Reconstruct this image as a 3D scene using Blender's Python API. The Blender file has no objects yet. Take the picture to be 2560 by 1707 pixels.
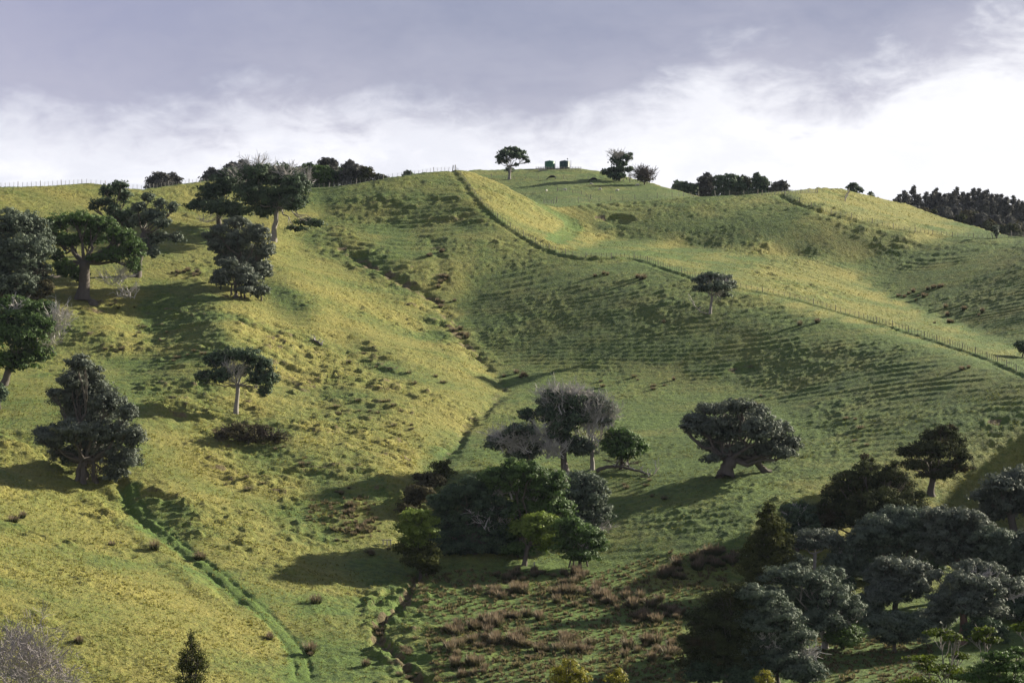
import bpy, math, random
import numpy as np
from mathutils import Vector

random.seed(11)
rng = np.random.default_rng(11)
SC = bpy.context.scene
COL = SC.collection
R = math.radians

# ------------------------------------------------------------------ camera
FOC, HOR, CX = 5500.0, 1100.0, 1280.0        # focal length and eye level in pixels of the 2560 px wide photograph
cam_data = bpy.data.cameras.new('camera')
cam_data.sensor_width = 36.0
cam_data.lens = 36.0 * FOC / 2560.0
cam_data.shift_y = (HOR - 853.5) / 2560.0
cam_data.clip_start = 1.0
cam_data.clip_end = 20000.0
cam = bpy.data.objects.new('camera', cam_data)
COL.objects.link(cam)
cam.location = (0, 0, 0)
cam.rotation_euler = (R(90), 0, 0)
SC.camera = cam

# ------------------------------------------------------------------ view, sky and sun
SC.view_settings.view_transform = 'Standard'
SC.view_settings.look = 'None'
SC.view_settings.exposure = EXPOSURE = 1.58
SC.view_settings.gamma = 1.0
SC.view_settings.use_curve_mapping = False
SUN_AZ, SUN_EL = 58.0, 22.0                  # degrees right of the view direction, degrees above the horizon
SUN_DIR = Vector((math.cos(R(SUN_EL)) * math.sin(R(SUN_AZ)), math.cos(R(SUN_EL)) * math.cos(R(SUN_AZ)), math.sin(R(SUN_EL))))
sun_data = bpy.data.lights.new('sun', 'SUN')
sun_data.energy = 4.8
sun_data.angle = R(0.9)
sun_data.color = (1.0, 0.93, 0.74)
sun = bpy.data.objects.new('sun', sun_data)
COL.objects.link(sun)
sun.rotation_euler = SUN_DIR.to_track_quat('Z', 'Y').to_euler()

world = bpy.data.worlds.new('World')
SC.world = world
world.use_nodes = True
WT = world.node_tree
WT.nodes.clear()


class NT:
    """short-hand for wiring shader nodes"""
    def __init__(self, tree):
        self.t = tree

    def n(self, kind, **kw):
        nd = self.t.nodes.new(kind)
        ins = kw.pop('ins', {})
        for k, v in kw.items():
            setattr(nd, k, v)
        for k, v in ins.items():
            self.put(nd.inputs[k], v)
        return nd

    def put(self, sock, v):
        if isinstance(v, bpy.types.NodeSocket):
            self.t.links.new(v, sock)
        else:
            sock.default_value = v

    def math(self, op, a, b=0.0, c=None, clamp=False):
        nd = self.n('ShaderNodeMath', operation=op, use_clamp=clamp)
        self.put(nd.inputs[0], a)
        self.put(nd.inputs[1], b)
        if c is not None:
            self.put(nd.inputs[2], c)
        return nd.outputs[0]

    def step(self, x, lo, hi, a=0.0, b=1.0):
        nd = self.n('ShaderNodeMapRange', interpolation_type='SMOOTHSTEP')
        self.put(nd.inputs[0], x)
        self.put(nd.inputs[1], lo)
        self.put(nd.inputs[2], hi)
        self.put(nd.inputs[3], a)
        self.put(nd.inputs[4], b)
        return nd.outputs[0]

    def mix(self, f, a, b, blend='MIX'):
        nd = self.n('ShaderNodeMix', data_type='RGBA', blend_type=blend)
        self.put(nd.inputs[0], f)
        self.put(nd.inputs[6], a if isinstance(a, bpy.types.NodeSocket) else (*a, 1.0))
        self.put(nd.inputs[7], b if isinstance(b, bpy.types.NodeSocket) else (*b, 1.0))
        return nd.outputs[2]

    def noise(self, vec, scale, detail=4.0, rough=0.55, dist=0.0):
        nd = self.n('ShaderNodeTexNoise')
        if vec is not None:
            self.put(nd.inputs['Vector'], vec)
        nd.inputs['Scale'].default_value = scale
        nd.inputs['Detail'].default_value = detail
        nd.inputs['Roughness'].default_value = rough
        nd.inputs['Distortion'].default_value = dist
        return nd.outputs[0]

    def scaled(self, vec, s):
        nd = self.n('ShaderNodeVectorMath', operation='MULTIPLY')
        self.put(nd.inputs[0], vec)
        nd.inputs[1].default_value = s
        return nd.outputs[0]


def build_sky():
    w = NT(WT)
    sky = w.n('ShaderNodeTexSky', sky_type='NISHITA')
    sky.sun_disc = False
    sky.sun_elevation = R(SUN_EL)
    sky.sun_rotation = R(SUN_AZ)
    sky_bg = w.n('ShaderNodeBackground', ins={'Color': sky.outputs[0], 'Strength': 0.036})
    co = w.n('ShaderNodeTexCoord').outputs['Generated']
    sep = w.n('ShaderNodeSeparateXYZ', ins={0: co})
    x, y, z = sep.outputs
    az = w.math('ARCTAN2', x, y)                         # 0 straight ahead, positive to the right
    el = w.math('ARCSINE', z)
    big = w.noise(w.scaled(co, (3.2, 3.2, 9.0)), 2.2, 4, 0.5, 0.3)
    mid = w.noise(w.scaled(co, (6.0, 6.0, 14.0)), 3.2, 7, 0.62, 0.5)
    fine = w.noise(w.scaled(co, (9.0, 9.0, 16.0)), 9.0, 8, 0.6, 0.4)
    # lower edge of the grey cloud sheet as a height above the horizon: it lifts towards the right
    edge = w.n('ShaderNodeFloatCurve')
    cm = edge.mapping.curves[0]
    pts = [(-1.0, .15), (-.30, .126), (-.232, .131), (-.16, .127), (-.10, .142), (-.03, .137), (.02, .135), (.07, .146), (.11, .156), (.15, .150), (.19, .160), (.235, .172), (.40, .22), (1.0, .22)]
    cm.points[0].location = (0.5 + pts[0][0] / 2, pts[0][1] * 2)
    cm.points[1].location = (0.5 + pts[-1][0] / 2, pts[-1][1] * 2)
    for a, b in pts[1:-1]:
        cm.points.new(0.5 + a / 2, b * 2)
    edge.mapping.update()
    w.put(edge.inputs['Value'], w.math('MULTIPLY_ADD', az, 0.5, 0.5, clamp=True))
    ed = w.math('MULTIPLY', edge.outputs[0], 0.5)
    h = w.math('SUBTRACT', el, ed)
    h = w.math('MULTIPLY_ADD', w.math('SUBTRACT', mid, 0.5), 0.080, h)
    h = w.math('MULTIPLY_ADD', w.math('SUBTRACT', fine, 0.5), 0.022, h)
    sheet = w.step(h, -0.014, 0.026)
    # grey sheet: lavender on the left, darker slate in the middle
    tone = w.math('MULTIPLY_ADD', w.math('SUBTRACT', big, 0.5), 1.9, w.math('MULTIPLY_ADD', w.math('SUBTRACT', mid, 0.5), 1.1, 0.5), clamp=True)
    dark = w.mix(tone, (0.180, 0.215, 0.345), (0.37, 0.39, 0.50))
    left = w.step(az, -0.02, -0.24)
    dark = w.mix(w.math('MULTIPLY', left, 0.75), dark, (0.375, 0.385, 0.53))
    hi = w.step(h, 0.02, 0.075)
    wisp = w.math('MULTIPLY_ADD', w.math('SUBTRACT', mid, 0.5), 0.9, 0.30, clamp=True)
    dark = w.mix(w.math('MULTIPLY', w.math('SUBTRACT', 1.0, hi), w.math('ADD', wisp, 0.1)), dark, (0.56, 0.55, 0.63))
    pale = w.mix(w.step(mid, 0.35, 0.62), (0.76, 0.77, 0.84), (0.92, 0.92, 0.97))
    glow = w.step(az, -0.1, 0.25)
    pale = w.mix(w.math('MULTIPLY', glow, 0.7), pale, (0.93, 0.93, 0.96))
    cloud = w.mix(sheet, pale, dark)
    lum = w.n('ShaderNodeBackground', ins={'Color': cloud, 'Strength': 0.38})
    # overhead and behind the camera the sheet breaks up and the blue sky shows
    gaps = w.math('MULTIPLY', w.step(el, 0.25, 0.65), w.step(big, 0.34, 0.52))
    low = w.step(el, -0.02, 0.0)
    ms = w.n('ShaderNodeMixShader', ins={0: w.math('MULTIPLY', gaps, 0.65)})
    WT.links.new(lum.outputs[0], ms.inputs[1])
    WT.links.new(sky_bg.outputs[0], ms.inputs[2])
    ground = w.n('ShaderNodeBackground', ins={'Color': (0.03, 0.04, 0.015, 1), 'Strength': 1.0})
    ms2 = w.n('ShaderNodeMixShader', ins={0: low})
    WT.links.new(ground.outputs[0], ms2.inputs[1])
    WT.links.new(ms.outputs[0], ms2.inputs[2])
    out = w.n('ShaderNodeOutputWorld')
    WT.links.new(ms2.outputs[0], out.inputs[0])


build_sky()

# ------------------------------------------------------------------ relief of the hills
# The distance of the ground along each line of sight is found by least squares from how steeply each face
# leans towards the sun (FACES), from known distances (MARKS) and from the ridge and valley lines (CREASES).
LX, LY, LZ = SUN_DIR


def in_poly(poly, px, py):
    r = np.zeros(px.shape, bool)
    n = len(poly)
    for i in range(n):
        x0, y0 = poly[i]
        x1, y1 = poly[(i + 1) % n]
        r ^= ((y0 > py) != (y1 > py)) & (px < (x1 - x0) * (py - y0) / ((y1 - y0) + 1e-9) + x0)
    return r


def blur(a, k):
    for _ in range(k):
        p = np.pad(a, 1, mode='edge')
        a = (p[:-2, 1:-1] + p[2:, 1:-1] + p[1:-1, :-2] + p[1:-1, 2:] + 4 * p[1:-1, 1:-1]) / 8
    return a


def near_line(PX, PY, pts, r):
    m = np.zeros(PX.shape, bool)
    for (x0, y0), (x1, y1) in zip(pts[:-1], pts[1:]):
        n = max(2, int(math.hypot(x1 - x0, y1 - y0) / 8))
        for t in np.linspace(0, 1, n):
            m |= np.hypot(PX - (x0 + (x1 - x0) * t), PY - (y0 + (y1 - y0) * t)) < r
    return m


def solve_relief(xs, ys, base, faces, marks, creases, smooth, wmark, nblur, top=None, iters=6000):
    """log distance on the grid xs * ys (pixels of the photograph)"""
    S = xs[1] - xs[0]
    PX, PY = np.meshgrid(xs, ys)
    h = S / FOC
    s = np.full(PX.shape, float(base))
    for v, *poly in faces:
        s[in_poly(poly, PX, PY)] = v
    s = blur(s, nblur)
    u, v = (PX - CX) / FOC, (HOR - PY) / FOC
    ny, nx = PX.shape
    idx = np.arange(nx * ny).reshape(ny, nx)
    ws = np.ones(PX.shape)
    for L in creases:
        ws[near_line(PX, PY, L, 16)] = .12
    rr, cc, vv, bb = [], [], [], []
    nr = 0

    def add(c, w, b):
        nonlocal nr
        n = len(b)
        r = np.arange(nr, nr + n)
        for ci, wi in zip(c, w):
            rr.append(r)
            cc.append(ci)
            vv.append(wi)
        bb.append(b)
        nr += n
    c00, c10, c01, c11 = idx[:-1, :-1], idx[:-1, 1:], idx[1:, :-1], idx[1:, 1:]
    sc = (s[:-1, :-1] + s[1:, 1:] + s[:-1, 1:] + s[1:, :-1]) / 4
    uc, vc = (u[:-1, :-1] + u[1:, 1:]) / 2, (v[:-1, :-1] + v[1:, 1:]) / 2
    a, b = sc - LZ + LY * vc, LX - LY * uc
    kv, ku = a / h / 2, -b / h / 2
    m = np.ones(sc.size, bool) if top is None else (PY[:-1, :-1] >= top[None, :-1] - 5).ravel()
    q = lambda z: np.ravel(z)[m]
    add([q(c00), q(c10), q(c01), q(c11)], [q(kv - ku), q(kv + ku), q(-kv - ku), q(-kv + ku)], -LY * np.ones(m.sum()))
    W = smooth / h / h
    for a0, a1, a2, wm in ((idx[:, :-2], idx[:, 1:-1], idx[:, 2:], ws[:, 1:-1]), (idx[:-2], idx[1:-1], idx[2:], ws[1:-1])):
        wv = (W * wm).ravel()
        add([a0.ravel(), a1.ravel(), a2.ravel()], [wv, -2 * wv, wv], np.zeros(wv.size))
    wv = W * ws[:-1, :-1].ravel()
    add([c00.ravel(), c10.ravel(), c01.ravel(), c11.ravel()], [wv, -wv, -wv, wv], np.zeros(wv.size))
    for x, y, dd in marks:
        i, j = min(int(round((x - xs[0]) / S)), nx - 1), min(int(round((y - ys[0]) / S)), ny - 1)
        add([np.array([idx[j, i]])], [np.array([wmark])], np.array([wmark * math.log(dd)]))
    rr, cc, vv, bb = map(np.concatenate, (rr, cc, vv, bb))
    N = nx * ny
    Ax = lambda x: np.bincount(rr, vv * x[cc], minlength=nr)
    At = lambda y: np.bincount(cc, vv * y[rr], minlength=N)
    dg = np.bincount(cc, vv ** 2, minlength=N) + 1e-9
    x = math.log(marks[0][2]) + (PY.ravel().min() - PY.ravel()) / 1250 * .8
    r = At(bb - Ax(x))
    z = r / dg
    p = z.copy()
    rz = r @ z
    for it in range(iters):
        w = At(Ax(p))
        al = rz / (p @ w)
        x += al * p
        r -= al * w
        z = r / dg
        rz2 = r @ z
        if rz2 < 1e-7:
            break
        p = z + rz2 / rz * p
        rz = rz2
    return x.reshape(ny, nx)


SKY_A = [(-60, 470), (0, 467), (120, 463), (220, 456), (260, 460), (310, 468), (360, 470), (440, 460), (520, 452), (640, 462), (740, 468), (830, 466),
         (900, 455), (980, 442), (1060, 431), (1140, 424), (1180, 428), (1240, 452), (1300, 485), (1350, 508), (1390, 517), (1500, 506), (1700, 493),
         (1850, 489), (1940, 480), (2050, 469), (2110, 473), (2180, 490), (2260, 510), (2350, 540), (2440, 565), (2500, 582), (2530, 588), (2620, 588)]
SKY_B = [(0, 492), (300, 500), (500, 500), (900, 480), (1100, 442), (1180, 424), (1250, 423), (1300, 421), (1400, 419), (1450, 419), (1500, 427), (1560, 441),
         (1620, 456), (1700, 476), (1760, 492), (1850, 497), (1960, 500), (2100, 508), (2300, 560), (2450, 590), (2560, 625)]
FACES = [
    (.33, (0, 440), (800, 440), (800, 600), (0, 700)),
    (.30, (0, 560), (640, 560), (640, 760), (0, 780)),
    (.36, (0, 700), (600, 700), (700, 1000), (0, 1000)),
    (.22, (330, 740), (560, 740), (620, 900), (380, 880)),
    (.50, (640, 590), (790, 540), (870, 600), (1000, 700), (1130, 760), (1170, 860), (1270, 950), (1200, 1000), (900, 900), (740, 800), (660, 700)),
    (.42, (350, 900), (640, 760), (900, 900), (1250, 960), (1120, 1080), (1020, 1200), (960, 1300), (620, 1250), (340, 1130)),
    (.50, (640, 590), (700, 700), (900, 900), (1000, 960), (600, 820), (650, 700)),
    (.50, (0, 1080), (160, 1190), (400, 1370), (740, 1620), (740, 1707), (0, 1707)),
    (.42, (0, 1450), (300, 1560), (500, 1707), (0, 1707)),
    (.45, (330, 1150), (560, 1180), (900, 1420), (960, 1560), (740, 1600), (420, 1370)),
    (.33, (740, 1500), (960, 1560), (1000, 1707), (740, 1707)),
    (.25, (830, 1250), (980, 1300), (950, 1420), (800, 1360)),
    (.20, (780, 470), (960, 440), (1140, 425), (1170, 500), (780, 500)),
    (.00, (790, 495), (1160, 485), (1275, 572), (1000, 568), (850, 552), (780, 535)),
    (.27, (800, 550), (1290, 580), (1500, 640), (1300, 700), (1180, 740), (1100, 740), (900, 640)),
    (.15, (1130, 620), (1290, 600), (1450, 650), (1300, 700), (1180, 740)),
    (.15, (860, 620), (1100, 660), (1130, 760), (1000, 700)),
    (.56, (1140, 420), (1260, 470), (1390, 520), (1440, 560), (1420, 625), (1300, 585), (1210, 500)),
    (.06, (1400, 505), (1960, 485), (2050, 540), (2300, 590), (2580, 585), (2580, 850), (2450, 840), (2250, 750), (2150, 700), (2050, 660), (1700, 620), (1500, 595)),
    (.24, (1400, 505), (1960, 485), (2050, 515), (1700, 530), (1450, 540)),
    (.015, (1500, 545), (1980, 540), (2250, 610), (2200, 640), (1700, 610)),
    (.06, (2150, 660), (2560, 600), (2580, 850), (2300, 740)),
    (.50, (1400, 540), (1500, 600), (1700, 622), (2200, 652), (2080, 700), (2270, 760), (2480, 850), (2560, 880), (2560, 930), (2300, 840), (2000, 765), (1750, 690), (1600, 645), (1400, 620)),
    (.30, (1700, 622), (2200, 652), (2120, 700), (1800, 660)),
    (.50, (1960, 485), (2050, 465), (2150, 475), (2300, 525), (2540, 585), (2300, 580), (2150, 545), (2000, 510)),
    (.06, (1220, 690), (1350, 640), (1600, 655), (2000, 780), (2560, 950), (2580, 1130), (2100, 1010), (1700, 960), (1300, 930), (1180, 850), (1150, 760)),
    (.20, (1350, 625), (1600, 645), (2000, 765), (2560, 930), (2560, 960), (2000, 815), (1700, 720), (1400, 660)),
    (.03, (1180, 740), (1450, 720), (1750, 790), (2100, 880), (2330, 1000), (1800, 960), (1350, 900)),
    (.21, (1300, 1010), (1700, 1040), (2000, 1030), (2200, 1180), (1900, 1250), (1500, 1200), (1350, 1050)),
    (.16, (1500, 1200), (1900, 1250), (1900, 1420), (1400, 1420)),
    (.30, (1000, 1420), (1750, 1450), (1750, 1720), (960, 1720)),
    (.10, (1850, 960), (2560, 1000), (2560, 1180), (2200, 1150), (2000, 1050)),
    (.02, (340, 740), (500, 750), (570, 850), (540, 910), (400, 880)),
    (.52, (560, 800), (640, 800), (900, 1010), (860, 1040), (640, 960)),
    (.02, (610, 680), (690, 690), (800, 790), (760, 810), (680, 750)),
    (.08, (0, 800), (120, 800), (330, 840), (300, 900), (160, 870)),
    (.14, (240, 860), (420, 900), (560, 960), (520, 1000), (380, 980)),
    (.52, (240, 740), (330, 760), (380, 880), (300, 860)),
    (.10, (830, 800), (930, 860), (1060, 960), (1040, 980), (900, 900)),
    (.12, (700, 930), (860, 960), (1000, 1030), (960, 1060), (800, 1010)),
    (.12, (560, 1140), (700, 1210), (800, 1290), (740, 1300), (600, 1220)),
    (.14, (1010, 560), (1130, 600), (1120, 660), (1030, 620)),
    (.04, (745, 560), (830, 590), (960, 660), (1060, 720), (1010, 745), (880, 680), (760, 620)),
    (.10, (530, 1060), (700, 1070), (760, 1130), (640, 1150)),
    (.52, (400, 1010), (520, 1080), (700, 1200), (840, 1260), (700, 1240), (480, 1130)),
    (.02, (325, 1190), (390, 1210), (520, 1300), (500, 1330), (400, 1310), (340, 1260)),
    (.04, (735, 1180), (830, 1170), (880, 1240), (800, 1260)),
    (.52, (860, 1050), (980, 1080), (1040, 1180), (1010, 1210), (900, 1140)),
    (.06, (870, 1150), (990, 1210), (990, 1260), (880, 1230)),
    (.08, (1040, 750), (1110, 800), (1170, 880), (1110, 880), (1050, 820)),
    (.09, (1480, 1200), (1850, 1260), (1850, 1400), (1420, 1420), (1420, 1260)),
    (.34, (1000, 1440), (1500, 1500), (1700, 1600), (1500, 1707), (1100, 1640)),
]
MARKS = [(0, 467, 560), (480, 456, 575), (780, 468, 590), (1140, 425, 610), (1390, 518, 660), (1600, 500, 700), (1950, 485, 720), (2050, 470, 740), (2300, 530, 760),
         (2540, 590, 750), (1420, 565, 630), (1600, 648, 550), (1800, 710, 510), (2000, 768, 475), (2300, 850, 420), (2560, 935, 380), (1130, 790, 470), (1250, 950, 400),
         (1000, 1430, 300), (1300, 1707, 262), (0, 1707, 265), (0, 1090, 340), (200, 1200, 338), (590, 1035, 395), (200, 745, 455), (685, 600, 510), (1815, 1190, 345),
         (2130, 1230, 335), (2560, 1707, 250), (1700, 1400, 300), (1430, 1170, 355), (700, 1600, 285), (2560, 800, 470), (2250, 740, 500), (640, 1300, 330)]
CREASES = [
    [(850, 610), (960, 680), (1080, 740), (1130, 800), (1180, 880), (1250, 960), (1170, 1050), (1100, 1150), (1010, 1250), (990, 1350), (1040, 1450), (950, 1560), (1010, 1660), (1050, 1720)],
    [(0, 1080), (170, 1200), (400, 1380), (700, 1600)],
    [(1400, 560), (1500, 592), (1700, 617), (2200, 655)],
    [(2050, 665), (2250, 640), (2560, 595)],
    [(780, 535), (900, 562), (1280, 582)],
    [(1140, 424), (1210, 500), (1300, 580), (1420, 625), (1600, 650), (2000, 770), (2560, 935)],
    [(1960, 487), (2050, 520), (2300, 582), (2540, 590)],
    [(2150, 700), (2270, 755), (2560, 880)],
]
FAR_FACES = [
    (.40, (1180, 415), (1500, 415), (1620, 450), (1500, 455), (1350, 445), (1200, 440)),
    (.34, (1180, 435), (1400, 440), (1460, 450), (1300, 470), (1200, 460)),
    (.10, (1240, 462), (1420, 460), (1420, 480), (1380, 515), (1290, 500)),
    (.33, (1390, 455), (1480, 455), (1440, 480), (1390, 480)),
    (.10, (1460, 470), (1640, 470), (1640, 515), (1480, 515)),
    (.20, (1640, 465), (1700, 480), (1700, 500), (1620, 500)),
    (.22, (1320, 500), (1450, 478), (1500, 510), (1330, 530)),
    (.36, (1500, 440), (1760, 490), (1700, 495), (1620, 468), (1460, 460)),
]
FAR_MARKS = [(1200, 425, 800), (1380, 420, 810), (1600, 455, 790), (1300, 500, 720), (1400, 515, 700), (1600, 500, 715), (1800, 500, 720), (1480, 455, 765),
             (1980, 500, 760), (1100, 450, 780), (1100, 520, 700), (1980, 530, 700)]
_xs = np.arange(0, 2561, 20)
NEAR = solve_relief(_xs, np.arange(0, 1721, 20), .30, FACES, MARKS, CREASES, .0011, 22.0, 3, np.interp(_xs, *zip(*SKY_A)))
FAR = solve_relief(np.arange(1100, 2001, 10), np.arange(410, 531, 10), .34, FAR_FACES, FAR_MARKS, [], .0025, 400.0, 1)

# ------------------------------------------------------------------ terrain relief
def bilin(a, fx, fy):
    fx = np.clip(fx, 0, a.shape[1] - 1.001)
    fy = np.clip(fy, 0, a.shape[0] - 1.001)
    i, j = fx.astype(int), fy.astype(int)
    u, v = fx - i, fy - j
    return (a[j, i] * (1 - u) + a[j, i + 1] * u) * (1 - v) + (a[j + 1, i] * (1 - u) + a[j + 1, i + 1] * u) * v


def sstep(x, lo, hi):
    t = np.clip((x - lo) / (hi - lo), 0, 1)
    return t * t * (3 - 2 * t)


_perm = np.random.default_rng(5).permutation(4096)
_grad = np.random.default_rng(6).uniform(0, 2 * np.pi, 4096)
_gx, _gy = np.cos(_grad), np.sin(_grad)


def pnoise(x, y, seed=0):
    xi, yi = np.floor(x).astype(np.int64), np.floor(y).astype(np.int64)
    xf, yf = x - xi, y - yi

    def g(ix, iy, dx, dy):
        k = _perm[(_perm[(ix + seed * 37) & 4095] + iy) & 4095]
        return _gx[k] * dx + _gy[k] * dy
    su, sv = xf * xf * xf * (xf * (xf * 6 - 15) + 10), yf * yf * yf * (yf * (yf * 6 - 15) + 10)
    a = g(xi, yi, xf, yf) * (1 - su) + g(xi + 1, yi, xf - 1, yf) * su
    b = g(xi, yi + 1, xf, yf - 1) * (1 - su) + g(xi + 1, yi + 1, xf - 1, yf - 1) * su
    return (a * (1 - sv) + b * sv) * 1.5


NC_IN = 710
u_in = np.linspace(-0.238, 0.238, NC_IN)
side = 0.238 + np.cumsum(np.geomspace(0.0009, 0.03, 50))
U = np.concatenate([-side[::-1], u_in, side])
rows = [np.linspace(3, 236, 24)]
d, acc = 238.0, []
while d < 690:
    acc.append(d)
    d += d / 700.0
rows.append(np.array(acc))
rows.append(np.linspace(691, 830, 92))
rows.append(np.linspace(834, 1120, 46))
rows.append(np.geomspace(1140, 6000, 26))
D = np.concatenate(rows)
NCOL, NROW = len(U), len(D)


def column_profile(u):
    px = min(max(CX + u * FOC, 0), 2560)
    ytop = np.interp(px, *zip(*SKY_A))
    py = np.linspace(1720, ytop, 260)
    dd = np.exp(bilin(NEAR, np.full_like(py, px / 20), py / 20))
    zz = dd * (HOR - py) / FOC
    dt, zt = dd[-1], zz[-1]
    yb_top = np.interp(px, *zip(*SKY_B))
    pb = np.linspace(yb_top + 85, yb_top, 60)
    db = np.exp(bilin(FAR, np.full_like(pb, (px - 1100) / 10), (pb - 410) / 10))
    zb = db * (HOR - pb) / FOC
    d0, z0 = dd[0], zz[0]
    ends = [4, d0 - 190, d0 - 90, d0 - 45]
    ez = [-4, -41, z0 - 9.0, z0 - 6]
    keep = db > dt + 22
    mid_d = [dt + 12] if dt + 14 < db[keep][0] else []
    mid_z = [zt - 1.2] if mid_d else []
    tail_d = [db[-1] + 25, 905, 960, 1010, 1150, 1500, 2500, 6000]
    right = sstep(np.array(px), 1900, 2300)
    tail_z = [zb[-1] - 2.5, 60 + 21 * right, 60 + 27.0 * right, 58 + 33 * right, 50 + 30 * right, 30, 10, -20]
    pd = np.concatenate([ends, dd, mid_d, db[keep], tail_d])
    pz = np.concatenate([ez, zz, mid_z, zb[keep], tail_z])
    pd = np.maximum.accumulate(pd + np.arange(len(pd)) * 1e-6)
    return np.interp(D, pd, pz)


H = np.stack([column_profile(u) for u in U], 1)          # [row, column]
# beyond the surveyed strip the slopes carry on sideways and slowly level out
for sgn_, ue_ in ((1, (2560 - CX) / FOC), (-1, -CX / FOC)):
    ie, ii_ = (int(np.argmin(np.abs(U - q_))) for q_ in (ue_, ue_ - sgn_ * 0.022))
    G = (H[:, ie] - H[:, ii_]) / (U[ie] - U[ii_])
    G = np.interp(D, D[::6], [G[max(0, j - 14):j + 15].mean() for j in range(0, NROW, 6)])
    G *= sstep(D, 150, 240) * (1 - sstep(D, 640, 720))
    over = np.maximum(sgn_ * (U - U[ie]), 0)
    H += sgn_ * G[:, None] * (0.07 * (1 - np.exp(-over / 0.07)))[None, :]
k = np.array([1, 2, 3, 2, 1.0]) / 9
Hp = np.pad(H, ((2, 2), (0, 0)), mode='edge')
H = sum(k[i] * Hp[i:i + NROW] for i in range(5))
Hp = np.pad(H, ((0, 0), (2, 2)), mode='edge')
H = sum(k[i] * Hp[:, i:i + NCOL] for i in range(5))
XX = U[None, :] * D[:, None]
YY = np.repeat(D[:, None], NCOL, 1)
# unseen hill added beyond the frame's right edge to shade the wooded corner
out = sstep(U, 0.238, 0.34)[None, :]
H += out * (35 + 8 * pnoise(XX / 30, YY / 30, 61)) * np.exp(-((XX - 150) / 42) ** 2 - ((YY - 315) / 66) ** 2)
H -= sstep(np.abs(U), 0.5, 0.63)[None, :] * (H + 46)


def ray_ground(px, py):
    """where the line of sight through a pixel of the photograph first meets the ground"""
    f = np.interp((px - CX) / FOC, U, np.arange(NCOL))
    i = min(int(f), NCOL - 2)
    t = f - i
    z = H[:, i] * (1 - t) + H[:, i + 1] * t
    v = (HOR - py) / FOC
    j = np.nonzero((z / D >= v) & (D > 120))[0]
    if len(j) == 0:
        j = [np.argmax(np.where(D > 240, z / D, -9))]
        return float(U[i] * D[j[0]]), float(D[j[0]])
    j = j[0]
    a, b = z[j - 1] / D[j - 1], z[j] / D[j]
    s = min(max((v - a) / (b - a + 1e-12), 0), 1)
    dd = D[j - 1] + (D[j] - D[j - 1]) * s
    return float((px - CX) / FOC * dd), float(dd)


def ground_z(x, y):
    x, y = np.asarray(x, float), np.asarray(y, float)
    fx = np.interp(x / y, U, np.arange(NCOL))
    fy = np.interp(y, D, np.arange(NROW))
    return bilin(H, fx, fy)


def path_world(pts, step=1.0):
    """pixels -> points on the ground, resampled evenly"""
    q = []
    for (x0, y0), (x1, y1) in zip(pts[:-1], pts[1:]):
        n = max(1, int(math.hypot(x1 - x0, y1 - y0) / 8))
        q += [ray_ground(x0 + (x1 - x0) * i / n, y0 + (y1 - y0) * i / n) for i in range(n)]
    q.append(ray_ground(*pts[-1]))
    q = np.array(q)
    # smooth plan position so small ray errors do not zigzag
    for _ in range(3):
        q[1:-1] = (q[:-2] + 2 * q[1:-1] + q[2:]) / 4
    L = np.concatenate([[0], np.cumsum(np.hypot(*np.diff(q, axis=0).T))])
    t = np.arange(0, L[-1], step)
    return np.stack([np.interp(t, L, q[:, 0]), np.interp(t, L, q[:, 1])], 1)


def near_path(P, r):
    """signed distance (left positive) of the grid points within r of a path"""
    dist = np.full(H.shape, 1e3)
    sgn = np.zeros(H.shape)
    step = max(1, int(2.0))
    for a, b in zip(P[:-1:step], P[step::step]):
        y0, y1 = min(a[1], b[1]) - r, max(a[1], b[1]) + r
        j0, j1 = np.searchsorted(D, [y0, y1])
        xm0, xm1 = min(a[0], b[0]) - r, max(a[0], b[0]) + r
        i0, i1 = np.searchsorted(U, [min(xm0 / y0, xm0 / y1), max(xm1 / y0, xm1 / y1)])
        if j1 <= j0 or i1 <= i0:
            continue
        X, Y = XX[j0:j1, i0:i1], YY[j0:j1, i0:i1]
        e = b - a
        L2 = e @ e + 1e-9
        t = np.clip(((X - a[0]) * e[0] + (Y - a[1]) * e[1]) / L2, 0, 1)
        dx, dy = X - a[0] - t * e[0], Y - a[1] - t * e[1]
        dd = np.hypot(dx, dy)
        c = np.sign(e[0] * dy - e[1] * dx)
        m = dd < dist[j0:j1, i0:i1]
        dist[j0:j1, i0:i1] = np.where(m, dd, dist[j0:j1, i0:i1])
        sgn[j0:j1, i0:i1] = np.where(m, c, sgn[j0:j1, i0:i1])
    return dist, sgn


FENCE_MAIN = [(1140, 424), (1168, 462), (1200, 505), (1240, 543), (1290, 580), (1350, 618), (1400, 636), (1450, 645), (1500, 646), (1580, 646), (1620, 655),
              (1680, 676), (1740, 697), (1830, 716), (1920, 735), (2000, 752), (2080, 776), (2160, 797), (2240, 822), (2320, 845), (2400, 872), (2470, 895), (2530, 920), (2575, 937)]
FENCE_RIGHT = [(1962, 490), (1980, 498), (2010, 512), (2080, 533), (2150, 550), (2230, 570), (2320, 585), (2400, 593), (2480, 596), (2530, 590), (2575, 586)]
TRACK = [(322, 1215), (330, 1255), (365, 1295), (410, 1330), (480, 1385), (540, 1430), (600, 1480), (650, 1520), (690, 1560), (730, 1605), (755, 1650), (760, 1700)]
SADDLE_TRACK = [(1352, 512), (1385, 530), (1430, 552), (1436, 570), (1410, 590), (1384, 605)]
RAVINE = [(850, 612), (905, 650), (960, 680), (1020, 710), (1085, 745), (1120, 790), (1150, 840), (1180, 880), (1230, 930), (1265, 960), (1235, 1000), (1180, 1040), (1150, 1090), (1110, 1150), (1060, 1200), (1025, 1260), (1010, 1340), (1040, 1400)]
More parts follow.
